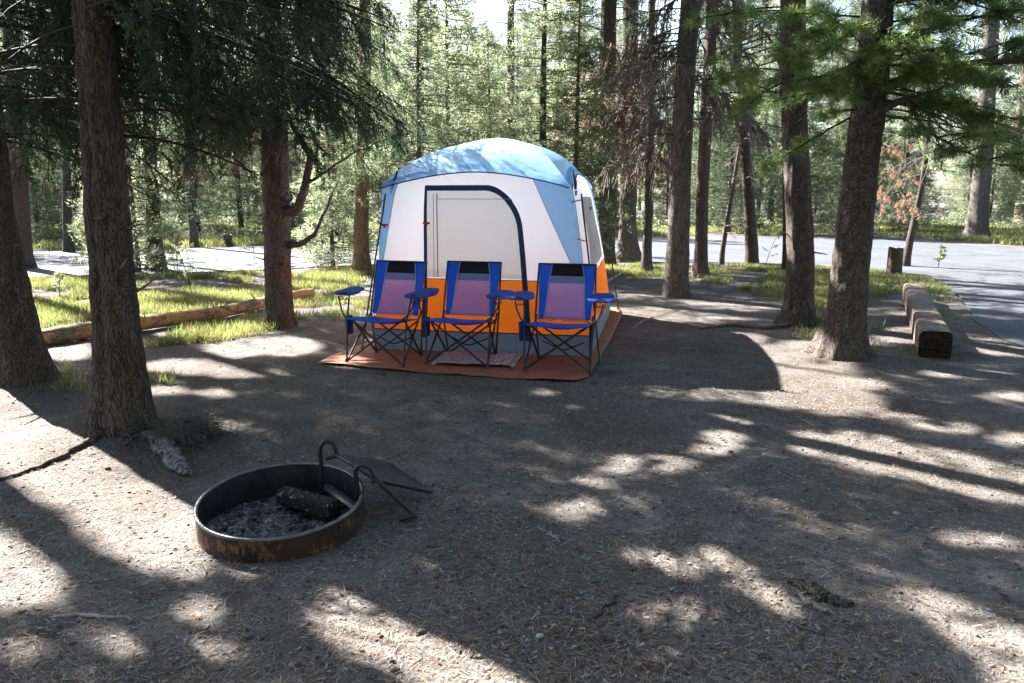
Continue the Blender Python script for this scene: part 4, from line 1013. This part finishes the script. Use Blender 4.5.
# striped rag rug
m, nt, out = newmat('rag_rug_weave'); v = coords(nt, (1, 1, 1)); wv = nt.nodes.new('ShaderNodeTexWave'); wv.inputs['Scale'].default_value = 9; wv.inputs['Distortion'].default_value = 6; wv.inputs['Detail Scale'].default_value = 4; wv.bands_direction = 'Y'
nt.links.new(v, wv.inputs['Vector']); c = ramp(nt, wv.outputs['Fac'], [(.2, (.55, .5, .52)), (.42, (.12, .13, .25)), (.6, (.45, .35, .38)), (.8, (.6, .57, .55))])
c = mixc(nt, ramp(nt, noise(nt, v, 45, 3), [(.5, (0, 0, 0)), (.6, (1, 1, 1))]), c, (.35, .14, .16)); principled(nt, out, c, .95, bump(nt, noise(nt, v, 120, 2), .6, .006), 0, .1); M['rug'] = m
rp_ = np.array([Wz(a, b)[:2] for a, b in [(436, 367), (447, 356), (518, 358), (510, 370)]])
u = np.linspace(0, 1, 40)[:, None, None]; v_ = np.linspace(0, 1, 14)[None, :, None]
Q = (rp_[0] * (1 - v_) + rp_[1] * v_) * (1 - u) + (rp_[3] * (1 - v_) + rp_[2] * v_) * u
hz = hfun(Q[..., 0], Q[..., 1]) * 0 + .042 + .006 * vnoise(Q[..., 0] * 12, Q[..., 1] * 12, 1); g = Geo(); g.grid(np.concatenate([Q, hz[..., None]], -1))
for e in (0, -1):
    for j in range(0, 14):
        a = np.r_[Q[e, j], .042]; b = a + np.array([(-.035 if e == 0 else .035), rng.normal() * .01, -.012]); g.tubes3([a], [b], .004, .003, 0)
rg = g.build('rag_rug', M['rug']); tag(rg, 'striped rag rug on the groundsheet behind the middle chair', 'rug')
sm = rg.modifiers.new('thickness', 'SOLIDIFY'); sm.thickness = .01; sm.offset = 1

# ------------------------------------------------------------------ folding camp chairs
M['c_blue'] = mat_cloth('bright_blue_canvas', (.03, .17, .85), .3, .08, rough=.65, tcol=(.05, .2, .9), wr=.3)
M['c_lilac'] = mat_cloth('lilac_mesh_cloth', (.62, .47, .8), .55, .06, rough=.8, tcol=(.9, .62, .92), wr=.15)
M['c_top'] = mat_cloth('pale_blue_mesh', (.28, .33, .55), .4, .06, rough=.8, tcol=(.4, .45, .7), wr=.15)
M['c_black'] = mat_cloth('black_headrest_cloth', (.012, .012, .014), .03, .1, rough=.8, wr=.2)
M['c_pipe'] = mat_simple('silver_piping', (.5, .52, .58), .5)
def make_chair():
    root = empty('folding_camp_chair', (0, 0, 0))
    FL, FR, BL, BR = [np.array(a, float) for a in ((-.30, -.26, .01), (.30, -.26, .01), (-.25, .22, .01), (.25, .22, .01))]
    def leg(pts, r=.0095, name='leg'):
        g = Geo(); g.tube(np.array(pts, float), r, 8, cap=True); return g.build(name, M['black'], root)
    # crossing legs of the front, back and both sides
    for a, b in ((FL, (.27, -.22, .42)), (FR, (-.27, -.22, .42)), (BL, (.25, .18, .36)), (BR, (-.25, .18, .36)), (FL, (-.27, .2, .44)), (FR, (.27, .2, .44)), (BL, (-.29, -.2, .44)), (BR, (.29, -.2, .44))): leg([a, b])
    # back posts from the rear feet up to the back rest, arm posts from the front feet
    for sx in (-1, 1):
        leg([(sx * .25, .22, .01), (sx * .285, .2, .42), (sx * .28, .27, .68), (sx * .275, .34, .92)], .0095, 'back_post')
        leg([(sx * .30, -.26, .01), (sx * .315, -.2, .4), (sx * .33, -.12, .62)], .009, 'arm_post')
        # curved arm support bending down to the seat corner
        g = Geo(); g.tube(resample(np.array([(sx * .40, -.2, .625), (sx * .385, -.2, .55), (sx * .34, -.24, .47), (sx * .29, -.26, .435)]), 10), .008, 7); g.build('arm_support', M['black'], root)
        # arm rest: padded oblong with cup holder
        a = np.linspace(0, 2 * pi, 28, endpoint=False); ca, sa = np.cos(a), np.sin(a)
        sq = lambda t, p: np.sign(t) * np.abs(t) ** p
        X_ = sx * .375 + .11 * sq(ca, .6) * (1 + .25 * (sa < 0)); Y_ = -.02 + .15 * sq(sa, .7)
        g = Geo(); rings = []
        for zz_, f in ((.642, .0), (.642, .9), (.646, .99), (.652, 1.0), (.657, .97), (.659, .8), (.655, .0)):
            rings.append(np.stack([sx * .375 + (X_ - sx * .375) * f, -.02 + (Y_ + .02) * f, np.full(28, zz_) - .03 * np.clip(-sa, 0, 1) * 0 + .02 * sa * f], -1))
        g.grid(np.array(rings).transpose(1, 0, 2), 0, cu=True); ar = g.build('armrest', M['c_arm'], root)
        g = Geo(); g.tube(np.stack([sx * .37 + .038 * ca, -.15 + .038 * sa, 0 * a + .652], -1)[list(range(28)) + [0]], .004, 5)
        g.tube(np.stack([sx * .37 + .036 * ca, -.15 + .036 * sa, 0 * a + .585], -1)[list(range(28)) + [0]], .003, 5)
        for q in (0, 7, 14, 21): g.tube([[sx * .37 + .037 * ca[q], -.15 + .037 * sa[q], .65], [sx * .37 + .036 * ca[q], -.15 + .036 * sa[q], .585]], .002, 4)
        g.build('cup_holder', M['black'], ar)
        for f in (FL, FR)[0 if sx < 0 else 1:][:1] + (BL, BR)[0 if sx < 0 else 1:][:1]:
            g = Geo(); g.tube([f + [0, 0, -.01], f + [0, 0, .03]], [.02, .014], 10, cap=True); g.build('foot', M['black'], root)
    leg([(-.275, .34, .915), (.275, .34, .915)], .008, 'top_bar')
    # seat: sagging sheet with rolled front edge
    u = np.linspace(-1, 1, 21)[:, None]; v = np.linspace(0, 1, 14)[None, :]
    sx_ = u * (.29 - .03 * v); sy = -.27 + .47 * v + 0 * u; szz = .435 - .06 * v + .0 - .05 * (1 - u ** 2) * np.sin(pi * (.12 + .8 * v)); g = Geo(); g.grid(np.stack([sx_, sy, szz], -1))
    g.grid(np.stack([sx_[:, :4], sy[:, :4] * 0 - .272 + .004 * v[:, :4], szz[:, :1] - .005 * np.arange(4)[None, :]], -1))
    seat = g.build('seat', M['c_blue'], root); m_ = seat.modifiers.new('thickness', 'SOLIDIFY'); m_.thickness = .006
    # back: blue side wings, mesh centre, black head band
    def B(u, t, off=0):
        wdt = .25 + .025 * t; z = .41 + .51 * t; y = .17 + .175 * t + .035 * (1 - u ** 2) * np.sin(pi * np.clip(t, 0, 1)) + off
        return np.stack(np.broadcast_arrays(u * wdt, y, z), -1)
    t = np.linspace(0, 1, 24)[None, :]; e = .62 - .22 * np.sin(pi * np.clip(t * .9 + .1, 0, 1)) ** 1.2 * 0 + .0 * t
    e = np.interp(t, [0, .15, .35, .6, .8, 1.0], [.80, .74, .70, .66, .60, .52])
    uu = np.linspace(0, 1, 8)[:, None]
    for sx in (-1, 1):
        g = Geo(); g.grid(B(sx * (e + (1.0 - e) * uu), t)); o = g.build('back_wing', M['c_blue'], root); m_ = o.modifiers.new('thickness', 'SOLIDIFY'); m_.thickness = .006
        g = Geo(); g.tube(B(sx * e, t, -.004)[0], .0035, 5); g.build('piping', M['c_pipe'], o)
    def strip(t0, t1, mat, name, off=0.0):
        tt = np.linspace(t0, t1, 10)[None, :]; ee = np.interp(tt, [0, .15, .35, .6, .8, 1.0], [.80, .74, .70, .66, .60, .52]); U_ = np.linspace(-1, 1, 17)[:, None]
        g = Geo(); g.grid(B(U_ * ee, tt, off)); o = g.build(name, mat, root); m_ = o.modifiers.new('thickness', 'SOLIDIFY'); m_.thickness = .004; return o
    strip(0, .64, M['c_lilac'], 'back_panel'); strip(.64, .77, M['c_top'], 'back_panel'); strip(.77, 1.0, M['c_black'], 'headrest')
    g = Geo(); us = np.linspace(-.62, .62, 14); g.tube(B(us, .04 + .40 * (us + .62) / 1.24 + 0 * us, .012), .005, 5); g.tube(B(us, .44 - .40 * (us + .62) / 1.24, .012), .005, 5); 
    g.build('back_strap', M['c_blue'], root)
    g = Geo(); a = np.linspace(0, 2 * pi, 20, endpoint=False)
    rings = [np.stack([-.345 + .035 * np.cos(a) * f, -.12 + .05 * np.sin(a) * f, 0 * a + z], -1) for z, f in ((.42, 1), (.40, 1.05), (.3, .95), (.25, .85), (.25, 0))]
    g.grid(np.array(rings).transpose(1, 0, 2), 0, cu=True); g.build('pouch', M['c_navy'], root)
    # thin tie straps under the seat
    g = Geo(); g.tube(resample(np.array([(-.2, .15, .2), (0, .1, .12), (.2, .15, .2)]), 8), .006, 5); g.build('strap', M['c_black'], root)
    return root
M['c_arm'] = mat_cloth('dark_blue_armrest', (.02, .07, .36), .1, .08, rough=.7, wr=.3)
M['c_navy'] = mat_cloth('navy_pouch_cloth', (.02, .035, .2), .1, .08, rough=.7, wr=.3)
chair = make_chair()
cl = ['blue folding camp chair, leftmost of the three, its front foot on the sunlit groundsheet edge', 'middle one of the three blue folding camp chairs, in front of the rag rug', 'blue folding camp chair on the right, by the right corner of the tent']
for i, (px, py, rz) in enumerate(((388, 361, R(-19)), (465, 362.5, R(-14)), (561, 368, R(-12)))):
    o = chair if i == 0 else copy_tree(chair)
    q = Wz(px, py); o.matrix_basis = Matrix.Translation((q[0], q[1], .022)) @ Matrix.Rotation(rz, 4, 'Z') @ Matrix.Diagonal((.98, 1.0, .99, 1))
    tag(o, cl[i], 'camp chair', 'folding chairs in front of the tent')

# ------------------------------------------------------------------ fire ring with its swung-back grate
m, nt, out = newmat('rusty_painted_steel'); v = coords(nt); n1 = noise(nt, v, 7, 6, .65); n2 = noise(nt, coords(nt, (1, 1, .5)), 48, 5, .7)
mk = ramp(nt, mixc(nt, .5, n1, n2), [(.515, (0, 0, 0)), (.57, (1, 1, 1))])
base = ramp(nt, noise(nt, v, 5, 4), [(.35, (.02, .014, .012)), (.7, (.06, .03, .02))])
c = mixc(nt, mk, base, ramp(nt, n2, [(.3, (.08, .038, .018)), (.7, (.24, .115, .045))])); principled(nt, out, c, .75, bump(nt, n2, .5, .004), 0, .35); M['rust'] = m
M['soot'] = mat_simple('sooty_steel', (.035, .037, .042), .45, .3, .4, 14, .5, .5); M['rim'] = mat_simple('worn_steel_rim', (.14, .15, .16), .35, .6, .3, 20, .2, .5)
m, nt, out = newmat('ash'); v = coords(nt); c = ramp(nt, mixc(nt, .5, noise(nt, v, 14, 6, .7), noise(nt, v, 70, 4, .7)), [(.4, (.02, .02, .023)), (.5, (.09, .09, .097)), (.58, (.26, .26, .28)), (.7, (.55, .55, .58))])
principled(nt, out, c, .95, bump(nt, noise(nt, v, 60, 5, .7), .9, .02), 0, .1); M['ash'] = m
m, nt, out = newmat('charred_log'); v = coords(nt); ax_ = nt.nodes.new('ShaderNodeNewGeometry'); sp = nt.nodes.new('ShaderNodeSeparateXYZ'); nt.links.new(ax_.outputs['Normal'], sp.inputs[0])
c = mixc(nt, ramp(nt, noise(nt, v, 40, 5, .7), [(.58, (0, 0, 0)), (.66, (1, 1, 1))]), (.016, .014, .013), (.3, .3, .32)); principled(nt, out, c, .85, bump(nt, noise(nt, v, 50, 4), .9, .02), 0, .25); M['char'] = m
RH = .125
cc = Wz(281.5, 500.5, RH)[:2]; e1 = Wz(197.5, 505, RH); e2 = Wz(368, 490, RH)
RR = float(np.linalg.norm(e2 - e1) / 2)
f0 = Wz(284, 463.5, RH); f1 = Wz(278, 540, RH)
print('ring', cc, RR, np.linalg.norm(f0 - f1) / 2)
ring_ = empty('fire_ring', (cc[0], cc[1], 0), 'round rusty black steel fire ring half sunk in the dirt', 'fire ring')
a = np.linspace(0, 2 * pi, 96, endpoint=False); NR = RR * .97
def lathe(prof, mat, name, parent, n=96, wobble=.0):
    A = np.linspace(0, 2 * pi, n, endpoint=False)[:, None]; pr = np.array(prof); r = pr[None, :, 0] * (1 + wobble * np.sin(2 * A + .6)); z = pr[None, :, 1] + 0 * A + .087 * r * np.sin(A) + .014
    g = Geo(); g.grid(np.stack([cc[0] + r * np.cos(A), cc[1] + r * np.sin(A), z], -1), 0, cu=True); return g.build(name, mat, parent)
lathe([(NR, -.06), (NR, 0), (NR + .002, RH * .5), (NR, RH - .006)], M['rust'], 'ring_wall', ring_)
lathe([(NR - .006, -.09), (NR - .006, RH - .006)], M['soot'], 'inner_wall', ring_)
lathe([(NR - .007, RH - .007), (NR - .012, RH - .002), (NR - .01, RH + .004), (NR, RH + .006), (NR + .006, RH + .002), (NR + .004, RH - .007)], M['rim'], 'rim', ring_)
# ash bed
q = np.linspace(0, 1, 60)[None, :]; A = np.linspace(0, 2 * pi, 140, endpoint=False)[:, None]; ar_ = (NR - .008) * q; X_ = cc[0] + ar_ * np.cos(A); Y_ = cc[1] + ar_ * np.sin(A)
Z_ = -.0 + .025 * fbm(X_ * 9, Y_ * 9, 1, 4) + .012 * vnoise(X_ * 45, Y_ * 45, 2) + .02 * (1 - q ** 2) + 0 * A
g = Geo(); g.grid(np.stack([X_ + 0 * Z_, Y_ + 0 * Z_, Z_], -1), 0, cu=True); tag(g.build('ash', M['ash']), 'bed of grey ash and charcoal crumbs inside the fire ring', kind='stuff')
g = Geo(); n = 90; t_ = rng.uniform(0, 2 * pi, n); rr_ = NR * .9 * np.sqrt(rng.random(n)); x = cc[0] + rr_ * np.cos(t_); y = cc[1] + rr_ * np.sin(t_); L = rng.uniform(.004, .017, n)
V = ico[None] * (L[:, None, None] * rng.uniform(.6, 1.4, (n, 12, 1)) * np.array([1, .8, .6])) + np.c_[x, y, .015 + .02 * (1 - (rr_ / NR) ** 2)][:, None]
g.add(V.reshape(-1, 3), ((np.arange(n) * 12)[:, None, None] + icf[None]).reshape(-1, 3), 0); g.m[3] = [np.repeat((rng.random(n) < .25).astype(int), 20)]
tag(g.build('charcoal_crumbs', [M['char'], M['ash']], smooth=False), 'charcoal crumbs scattered on the ash in the fire ring', kind='stuff')
# charred log
P0 = Wz(283, 497, .075); P1 = Wz(335, 512, .075)
def rough_log(P0, P1, r0, r1, mat, name, label, cat, sides=22, n=40, rough=.12, square=0.0, cap=None, gap=0, fy_=6):
    t = np.linspace(0, 1, n)[:, None]; A = np.linspace(0, 2 * pi, sides, endpoint=False)[None, :]
    d = (P1 - P0) / np.linalg.norm(P1 - P0); u = np.cross(d, [0, 0, 1]); u /= np.linalg.norm(u); w_ = np.cross(u, d)
    rr = r0 + (r1 - r0) * t; ca, sa = np.cos(A), np.sin(A); k = 1 / (np.abs(ca) ** (2 + 8 * square) + np.abs(sa) ** (2 + 8 * square)) ** (1 / (2 + 8 * square))
    L = np.linalg.norm(P1 - P0); nzz = fbm(ca * 2.2 + P0[0], sa * 2.2, t * L * fy_, 3); rad = rr * k * (1 + rough * nzz)
    V = P0 + d * (t * L)[..., None] + u * (rad * ca)[..., None] + w_ * (rad * sa)[..., None]
    g = Geo(); g.grid(V, 0, cv=True)
    for e in (0, n - 1):
        b = np.vstack([V[e], V[e].mean(0) + d * (-.004 if e == 0 else .004)]); i = np.arange(sides); g.add(b, np.stack([i, (i + 1) % sides, np.full(sides, sides)], -1), 1 if cap else 0)
    return tag(g.build(name, [mat, cap] if cap else [mat]), label, cat)
rough_log(P0 + [0, 0, .01], P1 + [0, 0, .01], .043, .045, M['char'], 'charred_log', 'short charred log with white ash on top lying in the fire ring', 'log', rough=.16, square=.3, fy_=14)
rough_log(Wz(318, 512, .05), Wz(352, 503, .055), .02, .022, M['char'], 'charred_log', 'small blackened wood piece under the end of the charred log', 'log', rough=.3)
# grate hardware (steel loops, hinge bar, plate lying outside on the dirt, prop leg)
def barp(pts, r, name='bar', mat='black', parent=ring_, n=24, smooth_=True):
    q = resample(np.array(pts), n)
    if smooth_: 
        for _ in range(2): q[1:-1] = (q[:-2] + 2 * q[1:-1] + q[2:]) / 4
    g = Geo(); g.tube(q, r, 8, cap=True); return g.build(name, M[mat], parent)
Y1 = Wz(327, 491, .08)[1]; Y2 = Wz(357, 500, .1)[1]
HA = W(337, 455, Y1); HB = W(377, 480, Y2)
barp([W(322, 488, Y1), W(321, 462, Y1), W(319.5, 447, Y1), W(323, 441.5, Y1), W(329, 440, Y1), W(335, 444, Y1), HA], .0115, 'handle')
barp([W(357.5, 500, Y2), W(356, 478, Y2), W(355, 468, Y2), W(359, 465, Y2), W(367, 465.5, Y2), W(372, 470, Y2), W(375, 478, Y2)], .0115, 'handle')
barp([W(326, 459, Y1), HA, W(352, 464, (Y1 + Y2) / 2), HB], .012, 'hinge_bar')
# flat ledge bar inside the ring
L0, L1 = Wz(325, 485, .075), Wz(356, 508, .085); d = L1 - L0; dl = np.linalg.norm(d); d /= dl; nrm = np.cross([0, 0, 1], d); rot = np.stack([d, nrm, np.cross(d, nrm)], 1)
g = Geo(); g.box((L0 + L1) / 2, (dl, .05, .008), rot); g.build('ledge_bar', M['rim'], ring_, smooth=False)
z1 = np.array([HA[2], HB[2]]); A0 = HA; B0 = HB; A1 = Wz(389, 464.5, .07); B1 = Wz(431, 492, .03)
g = Geo(); g.tube([A0, A1, B1, B0], .012, 7, cap=True); fr_ = g.build('grate', M['black'], ring_)
g = Geo()
for i in range(1, 15):
    t = i / 15; g.tube([A0 + (B0 - A0) * t, A1 + (B1 - A1) * t], .0065, 5)
g.build('grate_bars', M['black'], fr_)
g = Geo()
for t in (.33, .66): g.tube([A0 + (A1 - A0) * t - [0, 0, .008], B0 + (B1 - B0) * t - [0, 0, .008]], .005, 5)
g.build('cross_bar', M['black'], fr_)
ft = Wz(416, 517, .01)
barp([W(372, 481, Y2), HB, (HB * .5 + ft * .5), ft], .012, 'prop_leg', smooth_=False)
barp([Wz(400, 519.5, .015), Wz(408, 517, .02), ft + [0, 0, .008]], .012, 'prop_foot')

# ------------------------------------------------------------------ log barrier, stumps, fallen log, root wood
m, nt, out = newmat('weathered_timber'); v = coords(nt, (1, 1, 1)); n1 = noise(nt, v, 7, 5); st = noise(nt, coords(nt, (14, 1.0, 14)), 4, 6, .7)
c = ramp(nt, st, [(.3, (.11, .085, .07)), (.55, (.25, .21, .18)), (.75, (.4, .36, .32))]); c = mixc(nt, ramp(nt, n1, [(.35, (.6, .6, .6)), (.6, (0, 0, 0))]), c, (.1, .06, .045))
principled(nt, out, c, .9, bump(nt, st, .8, .02), 0, .15); M['timber'] = m
m, nt, out = newmat('dark_cut_end'); v = coords(nt); c = ramp(nt, noise(nt, v, 22, 6, .7), [(.35, (.012, .009, .008)), (.7, (.07, .048, .036))]); principled(nt, out, c, .95, bump(nt, noise(nt, v, 30, 5), 1, .02), 0, .1); M['endcut'] = m
b0 = Wz(934, 357); b1 = Wz(912, 301); t0 = b0 + [0, 0, .115]; t1 = b1 + [0, 0, .13]
rough_log(t0, t1, .145, .135, M['timber'], 'timber_barrier', 'long squared timber barrier with dark end, lying beside the spur road', 'timber', sides=40, n=90, rough=.025, square=.6, cap=M['endcut'], fy_=2.5)
M['cutwood'] = mat_simple('fresh_cut_wood', (.42, .27, .15), .85, 0, .25, 20, .4)
def post(px, py, wpx, hpx, name, label, mat, topm, cat='stump', Yb=None):
    p = Wz(px, py); sc_p = FPX / depth(p); r = wpx / 2 / sc_p; h = hpx / sc_p; n = 20
    A = np.linspace(0, 2 * pi, n, endpoint=False)[None]; z = np.linspace(-.05, h, 14)[:, None]; rr = r * (1 + .25 * np.exp(-np.clip(z, 0, 9) / .06)) * (1 + .1 * vnoise(np.cos(A) * 2.5 + px, np.sin(A) * 2.5, z * 2))
    V = np.stack([p[0] + rr * np.cos(A), p[1] + rr * np.sin(A), z + 0 * A + (z > h * .9) * .03 * vnoise(np.cos(A) * 3, np.sin(A) * 3)], -1); root = empty(name, (p[0], p[1], 0), label, cat)
    g = Geo(); g.grid(V, 0, cv=True); g.build('trunk', mat, root)
    g = Geo(); U = np.linspace(0, 1, 6)[:, None, None]; Q = V[-1][None] * (1 - U) + V[-1].mean(0) * U; g.grid(Q, 0, cv=True); g.build('cut_top', topm, root)
post(893.5, 277, 14, 29, 'tree_stump', 'short reddish brown stump at the grass edge, in front of the road', M['bark_red'], M['endcut'])
post(759, 232, 9, 9, 'tree_stump', 'small dark stump on the far side of the road behind the curved pine', M['bark_dark'], M['cutwood'])
post(228, 246, 8, 12, 'tree_stump', 'grey stump on the far side of the road left of the spruce', M['bark_grey'], M['cutwood'])
post(1020, 222, 12, 18, 'tree_stump', 'pale tan stump at the right edge beyond the road', M['bark_tan'], M['cutwood'])
# long low logs laid along the far side of the road
for (a, b, c_, d_, r, lb) in ((785, 229, 835, 230.5, .14, 'brown log laid along the far side of the road between the two right pines'), (846, 228, 876, 229, .15, 'pale log laid beyond the road right of the dark pine'), (60, 246.5, 150, 247.5, .12, 'low dark log lying along the far side of the road at the left')):
    rough_log(Wz(a, b) + [0, 0, r * .9], Wz(c_, d_) + [0, 0, r * .9], r, r * .95, M['timber'], 'barrier_log', lb, 'log', cap=M['cutwood'], fy_=1)
# fallen log with peeled bark
m, nt, out = newmat('peeled_log'); v = coords(nt); n1 = noise(nt, coords(nt, (1.0, 1.0, 2.5)), 2.6, 5, .7); fi = noise(nt, v, 30, 5, .7)
c = mixc(nt, ramp(nt, n1, [(.46, (0, 0, 0)), (.52, (1, 1, 1))]), ramp(nt, fi, [(.3, (.08, .065, .055)), (.7, (.28, .24, .2))]), ramp(nt, fi, [(.3, (.42, .2, .07)), (.7, (.66, .4, .2))]))
principled(nt, out, c, .9, bump(nt, mixc(nt, .4, n1, fi), .9, .03), 0, .15); M['peeled'] = m
A0_ = Wz(30, 349) + [0, 0, .09]; A1_ = Wz(205, 322) + [0, 0, .1]; A2_ = Wz(312, 298) + [0, 0, .08]
pts = resample(np.array([A0_, A1_, A2_]), 80); g = Geo(); n = 80; sides = 20; aa = np.linspace(0, 2 * pi, sides, endpoint=False)
tt = np.linspace(0, 1, n); rr = (.095 - .03 * tt)[:, None] * (1 + .12 * fbm(np.cos(aa)[None] * 1.6, np.sin(aa)[None] * 1.6, tt[:, None] * 26, 3))
d = (A2_ - A0_) / np.linalg.norm(A2_ - A0_); u = np.cross(d, [0, 0, 1]); u /= np.linalg.norm(u); w_ = np.cross(u, d)
V = pts[:, None] + u * (rr * np.cos(aa))[..., None] + w_ * (rr * np.sin(aa))[..., None]; V[..., 2] += .015 * np.sin(tt * 9)[:, None]; g.grid(V, 0, cv=True)
for e in (0, n - 1):
    b = np.vstack([V[e], V[e].mean(0)]); i = np.arange(sides); g.add(b, np.stack([i, (i + 1) % sides, np.full(sides, sides)], -1), 1)
fl_ = g.build('fallen_log', [M['peeled'], M['cutwood']]); tag(fl_, 'long fallen log with patches of peeled orange wood, lying in the grass', 'log')
for i in (22, 40, 55, 66):
    g = Geo(); p = pts[i]; g.tube([p, p + np.array([rng.normal() * .05, -.03, .09]), p + np.array([rng.normal() * .12, -.06, .16])], [.014, .01, .005], 6, cap=True); g.build('branch_stub', M['stick_grey'], fl_)
# grey root wood beside the double trunk
m, nt, out = newmat('silvered_root'); v = coords(nt); c = ramp(nt, noise(nt, coords(nt, (1, 1, 1)), 30, 6, .75), [(.35, (.06, .055, .055)), (.5, (.22, .21, .22)), (.68, (.42, .41, .44))]); principled(nt, out, c, .9, bump(nt, noise(nt, v, 40, 5, .7), 1, .02), 0, .15); M['silver'] = m
def crooked(name, label, pts, rad, mat, cat, z=.02, sides=12, n=40, rough=.3):
    q = resample(np.array([Wz(a, b)[:2] for a, b in pts]), n); q += .006 * rng.normal(size=q.shape); r = np.interp(np.linspace(0, 1, n), np.linspace(0, 1, len(rad)), rad)
    aa = np.linspace(0, 2 * pi, sides, endpoint=False); t = np.gradient(q, axis=0); t /= np.linalg.norm(t, axis=1, keepdims=True); nrm = np.c_[-t[:, 1], t[:, 0]]
    zc = hfun(q[:, 0], q[:, 1]) + z * 1.0; rr = r[:, None] * (1 + rough * fbm(np.cos(aa)[None] * 2, np.sin(aa)[None] * 2, np.linspace(0, 9, n)[:, None], 3))
    V = np.concatenate([q[:, None] + nrm[:, None] * (rr * np.cos(aa))[..., None], (zc[:, None] + rr * .75 * np.sin(aa))[..., None]], -1)
    g = Geo(); g.grid(V, 0, cv=True); return tag(g.build(name, mat), label, cat)
o = crooked('root_wood', 'silvery grey root wood lying at the foot of the double trunk', [(146, 442), (158, 445), (168, 455), (178, 466), (190, 476)], [.03, .055, .06, .045, .015], M['silver'], 'root', rough=.6, sides=22, n=80)
o2 = crooked('fallen_stick', 'dark stick leaning onto the silvery root wood', [(126, 452), (140, 442), (158, 438)], [.008, .012, .01], M['bark_dark'], 'stick')
o3 = crooked('bark_slab', 'broken slab of rough dark bark in the lower right dirt', [(788, 583), (810, 590), (832, 600), (852, 604)], [.012, .035, .035, .01], M['bark_scale'], 'bark', z=.008, rough=.5)
crooked('bark_slab', 'splintered reddish bark strip below the dark bark slab', [(798, 596), (815, 606), (832, 612)], [.006, .016, .005], M['chip_tan'], 'bark', z=.004, rough=.5)
# tuft of dead twigs round a low stub
sx_, sy_, _ = Wz(187, 440); root = empty('twig_tuft', (sx_, sy_, 0), 'dark tuft of dead twigs and grass beside the double trunk', 'twig tuft')
g = Geo(); n = 1500; b = np.c_[sx_ + rng.normal(size=n) * .09, sy_ + rng.normal(size=n) * .08, np.full(n, gz(sx_, sy_))]
dd = np.c_[rng.normal(size=(n, 2)) * .7, rng.uniform(.3, 1, n)]; dd /= np.linalg.norm(dd, axis=1, keepdims=True); L = rng.uniform(.1, .26, n)[:, None]; mid = b + dd * L * .6; end = mid + (dd + [0, 0, -.9]) * L * .5
g.tubes3(b, mid, .002, .0016, 0); g.tubes3(mid, end, .0016, .0008, 0); g.build('twigs', [M['twig']], root, smooth=False)
A = np.linspace(0, 2 * pi, 18, endpoint=False)[None]; z = np.linspace(-.03, .11, 8)[:, None]; r = .11 * (1 + .25 * vnoise(np.cos(A) * 2, np.sin(A) * 2, z * 9)) * (1 - np.clip(z / .12, 0, 1) ** 3 * .8); g = Geo(); g.grid(np.stack([sx_ + .03 + r * np.cos(A), sy_ + r * np.sin(A), z + gz(sx_, sy_) + 0 * A], -1), 0, cv=True); g.build('stub', M['bark_dark'], root)
# saplings
def sapling(px, py, hpx, label, leafm, n=26, bend=.0, lw=.012):
    p = Wz(px, py); k = depth(p) / FPX; h = hpx * k; z = np.linspace(0, h, 9); P = np.c_[p[0] + bend * k * (z / h) ** 1.5, p[1] + 0 * z, z]; root = empty('sapling', (p[0], p[1], 0), label, 'sapling')
    g = Geo(); g.tube(P, np.linspace(.008, .003, 9), 5)
    L = Geo()
    for i in range(n):
        t = rng.uniform(.25, 1); q = np.array([np.interp(t * h, z, P[:, 0]), p[1], t * h]); d = dirz(rng.uniform(-pi, pi), rng.uniform(.1, .7)); e = q + d * h * .28 * (1.1 - t * .7); g.tubes3([q], [e], .003, .001, 0)
        m_ = 26; u = rng.random((m_, 1)); L.leaves(q + (e - q) * (.3 + .7 * u), d * .6 + rng.normal(size=(m_, 3)) * .6, .045, lw, 0)
    g.build('stem', M['twig_dark'], root, smooth=False); L.build('foliage', [M[leafm]], root, smooth=False)
sapling(192, 296, 62, 'thin bent sapling with few leaves in front of the fallen log', 'pine_far', 14, -16)
sapling(178, 272, 42, 'small pale leafy sapling by the dark slim trunk', 'pine_far', 30, 0)
sapling(255, 262, 40, 'dark slender sapling by the road left of the spruce trunk', 'pine_dark', 14, -5)
sapling(345, 262, 30, 'slim sapling by the road between the spruce and the tan trunk', 'pine_far', 18, 2)
sapling(325, 258, 34, 'upright slender sapling just right of the spruce limb', 'pine_dark', 16, 0)
sapling(766, 266, 36, 'small bare bush with crooked twigs beside the dark wavy trunk', 'pine_dark', 10, 12)
sapling(938, 268, 22, 'little green seedling right of the reddish brown stump', 'pine_near', 20, 3)
sapling(60, 300, 28, 'low leafy seedling in the grass between the two thick left trunks', 'pine_far', 20, 3)

# unseen conifers added on the near side to block skylight and deepen the shade
sel = [3, 1, 3, 7, 3]
k = 0; guard = 0; put = []
while k < 26 and guard < 2000:
    guard += 1
    a = rng.uniform(R(-185), R(22)); d = rng.uniform(4.5, 17); x = d * cos(a) + 1.0; y = d * sin(a) + 1.0
    if y > -1.5 and abs(x) < (y + 3) * .75 + 2.5: continue
    if x < -3 and y > 0: continue
    if any((p - x) ** 2 + (q - y) ** 2 < 5 for p, q in put) or bool(in_road(np.array([x]), np.array([y]))[0]): continue
    put.append((x, y)); i = sel[k % 5]
    put_tree(i, x, y, 1.25, 'unseen tall dark conifer added behind the open dirt to deepen the shade', 'unseen conifers added to block the sky behind the camp', 'conifer_tree'); k += 1
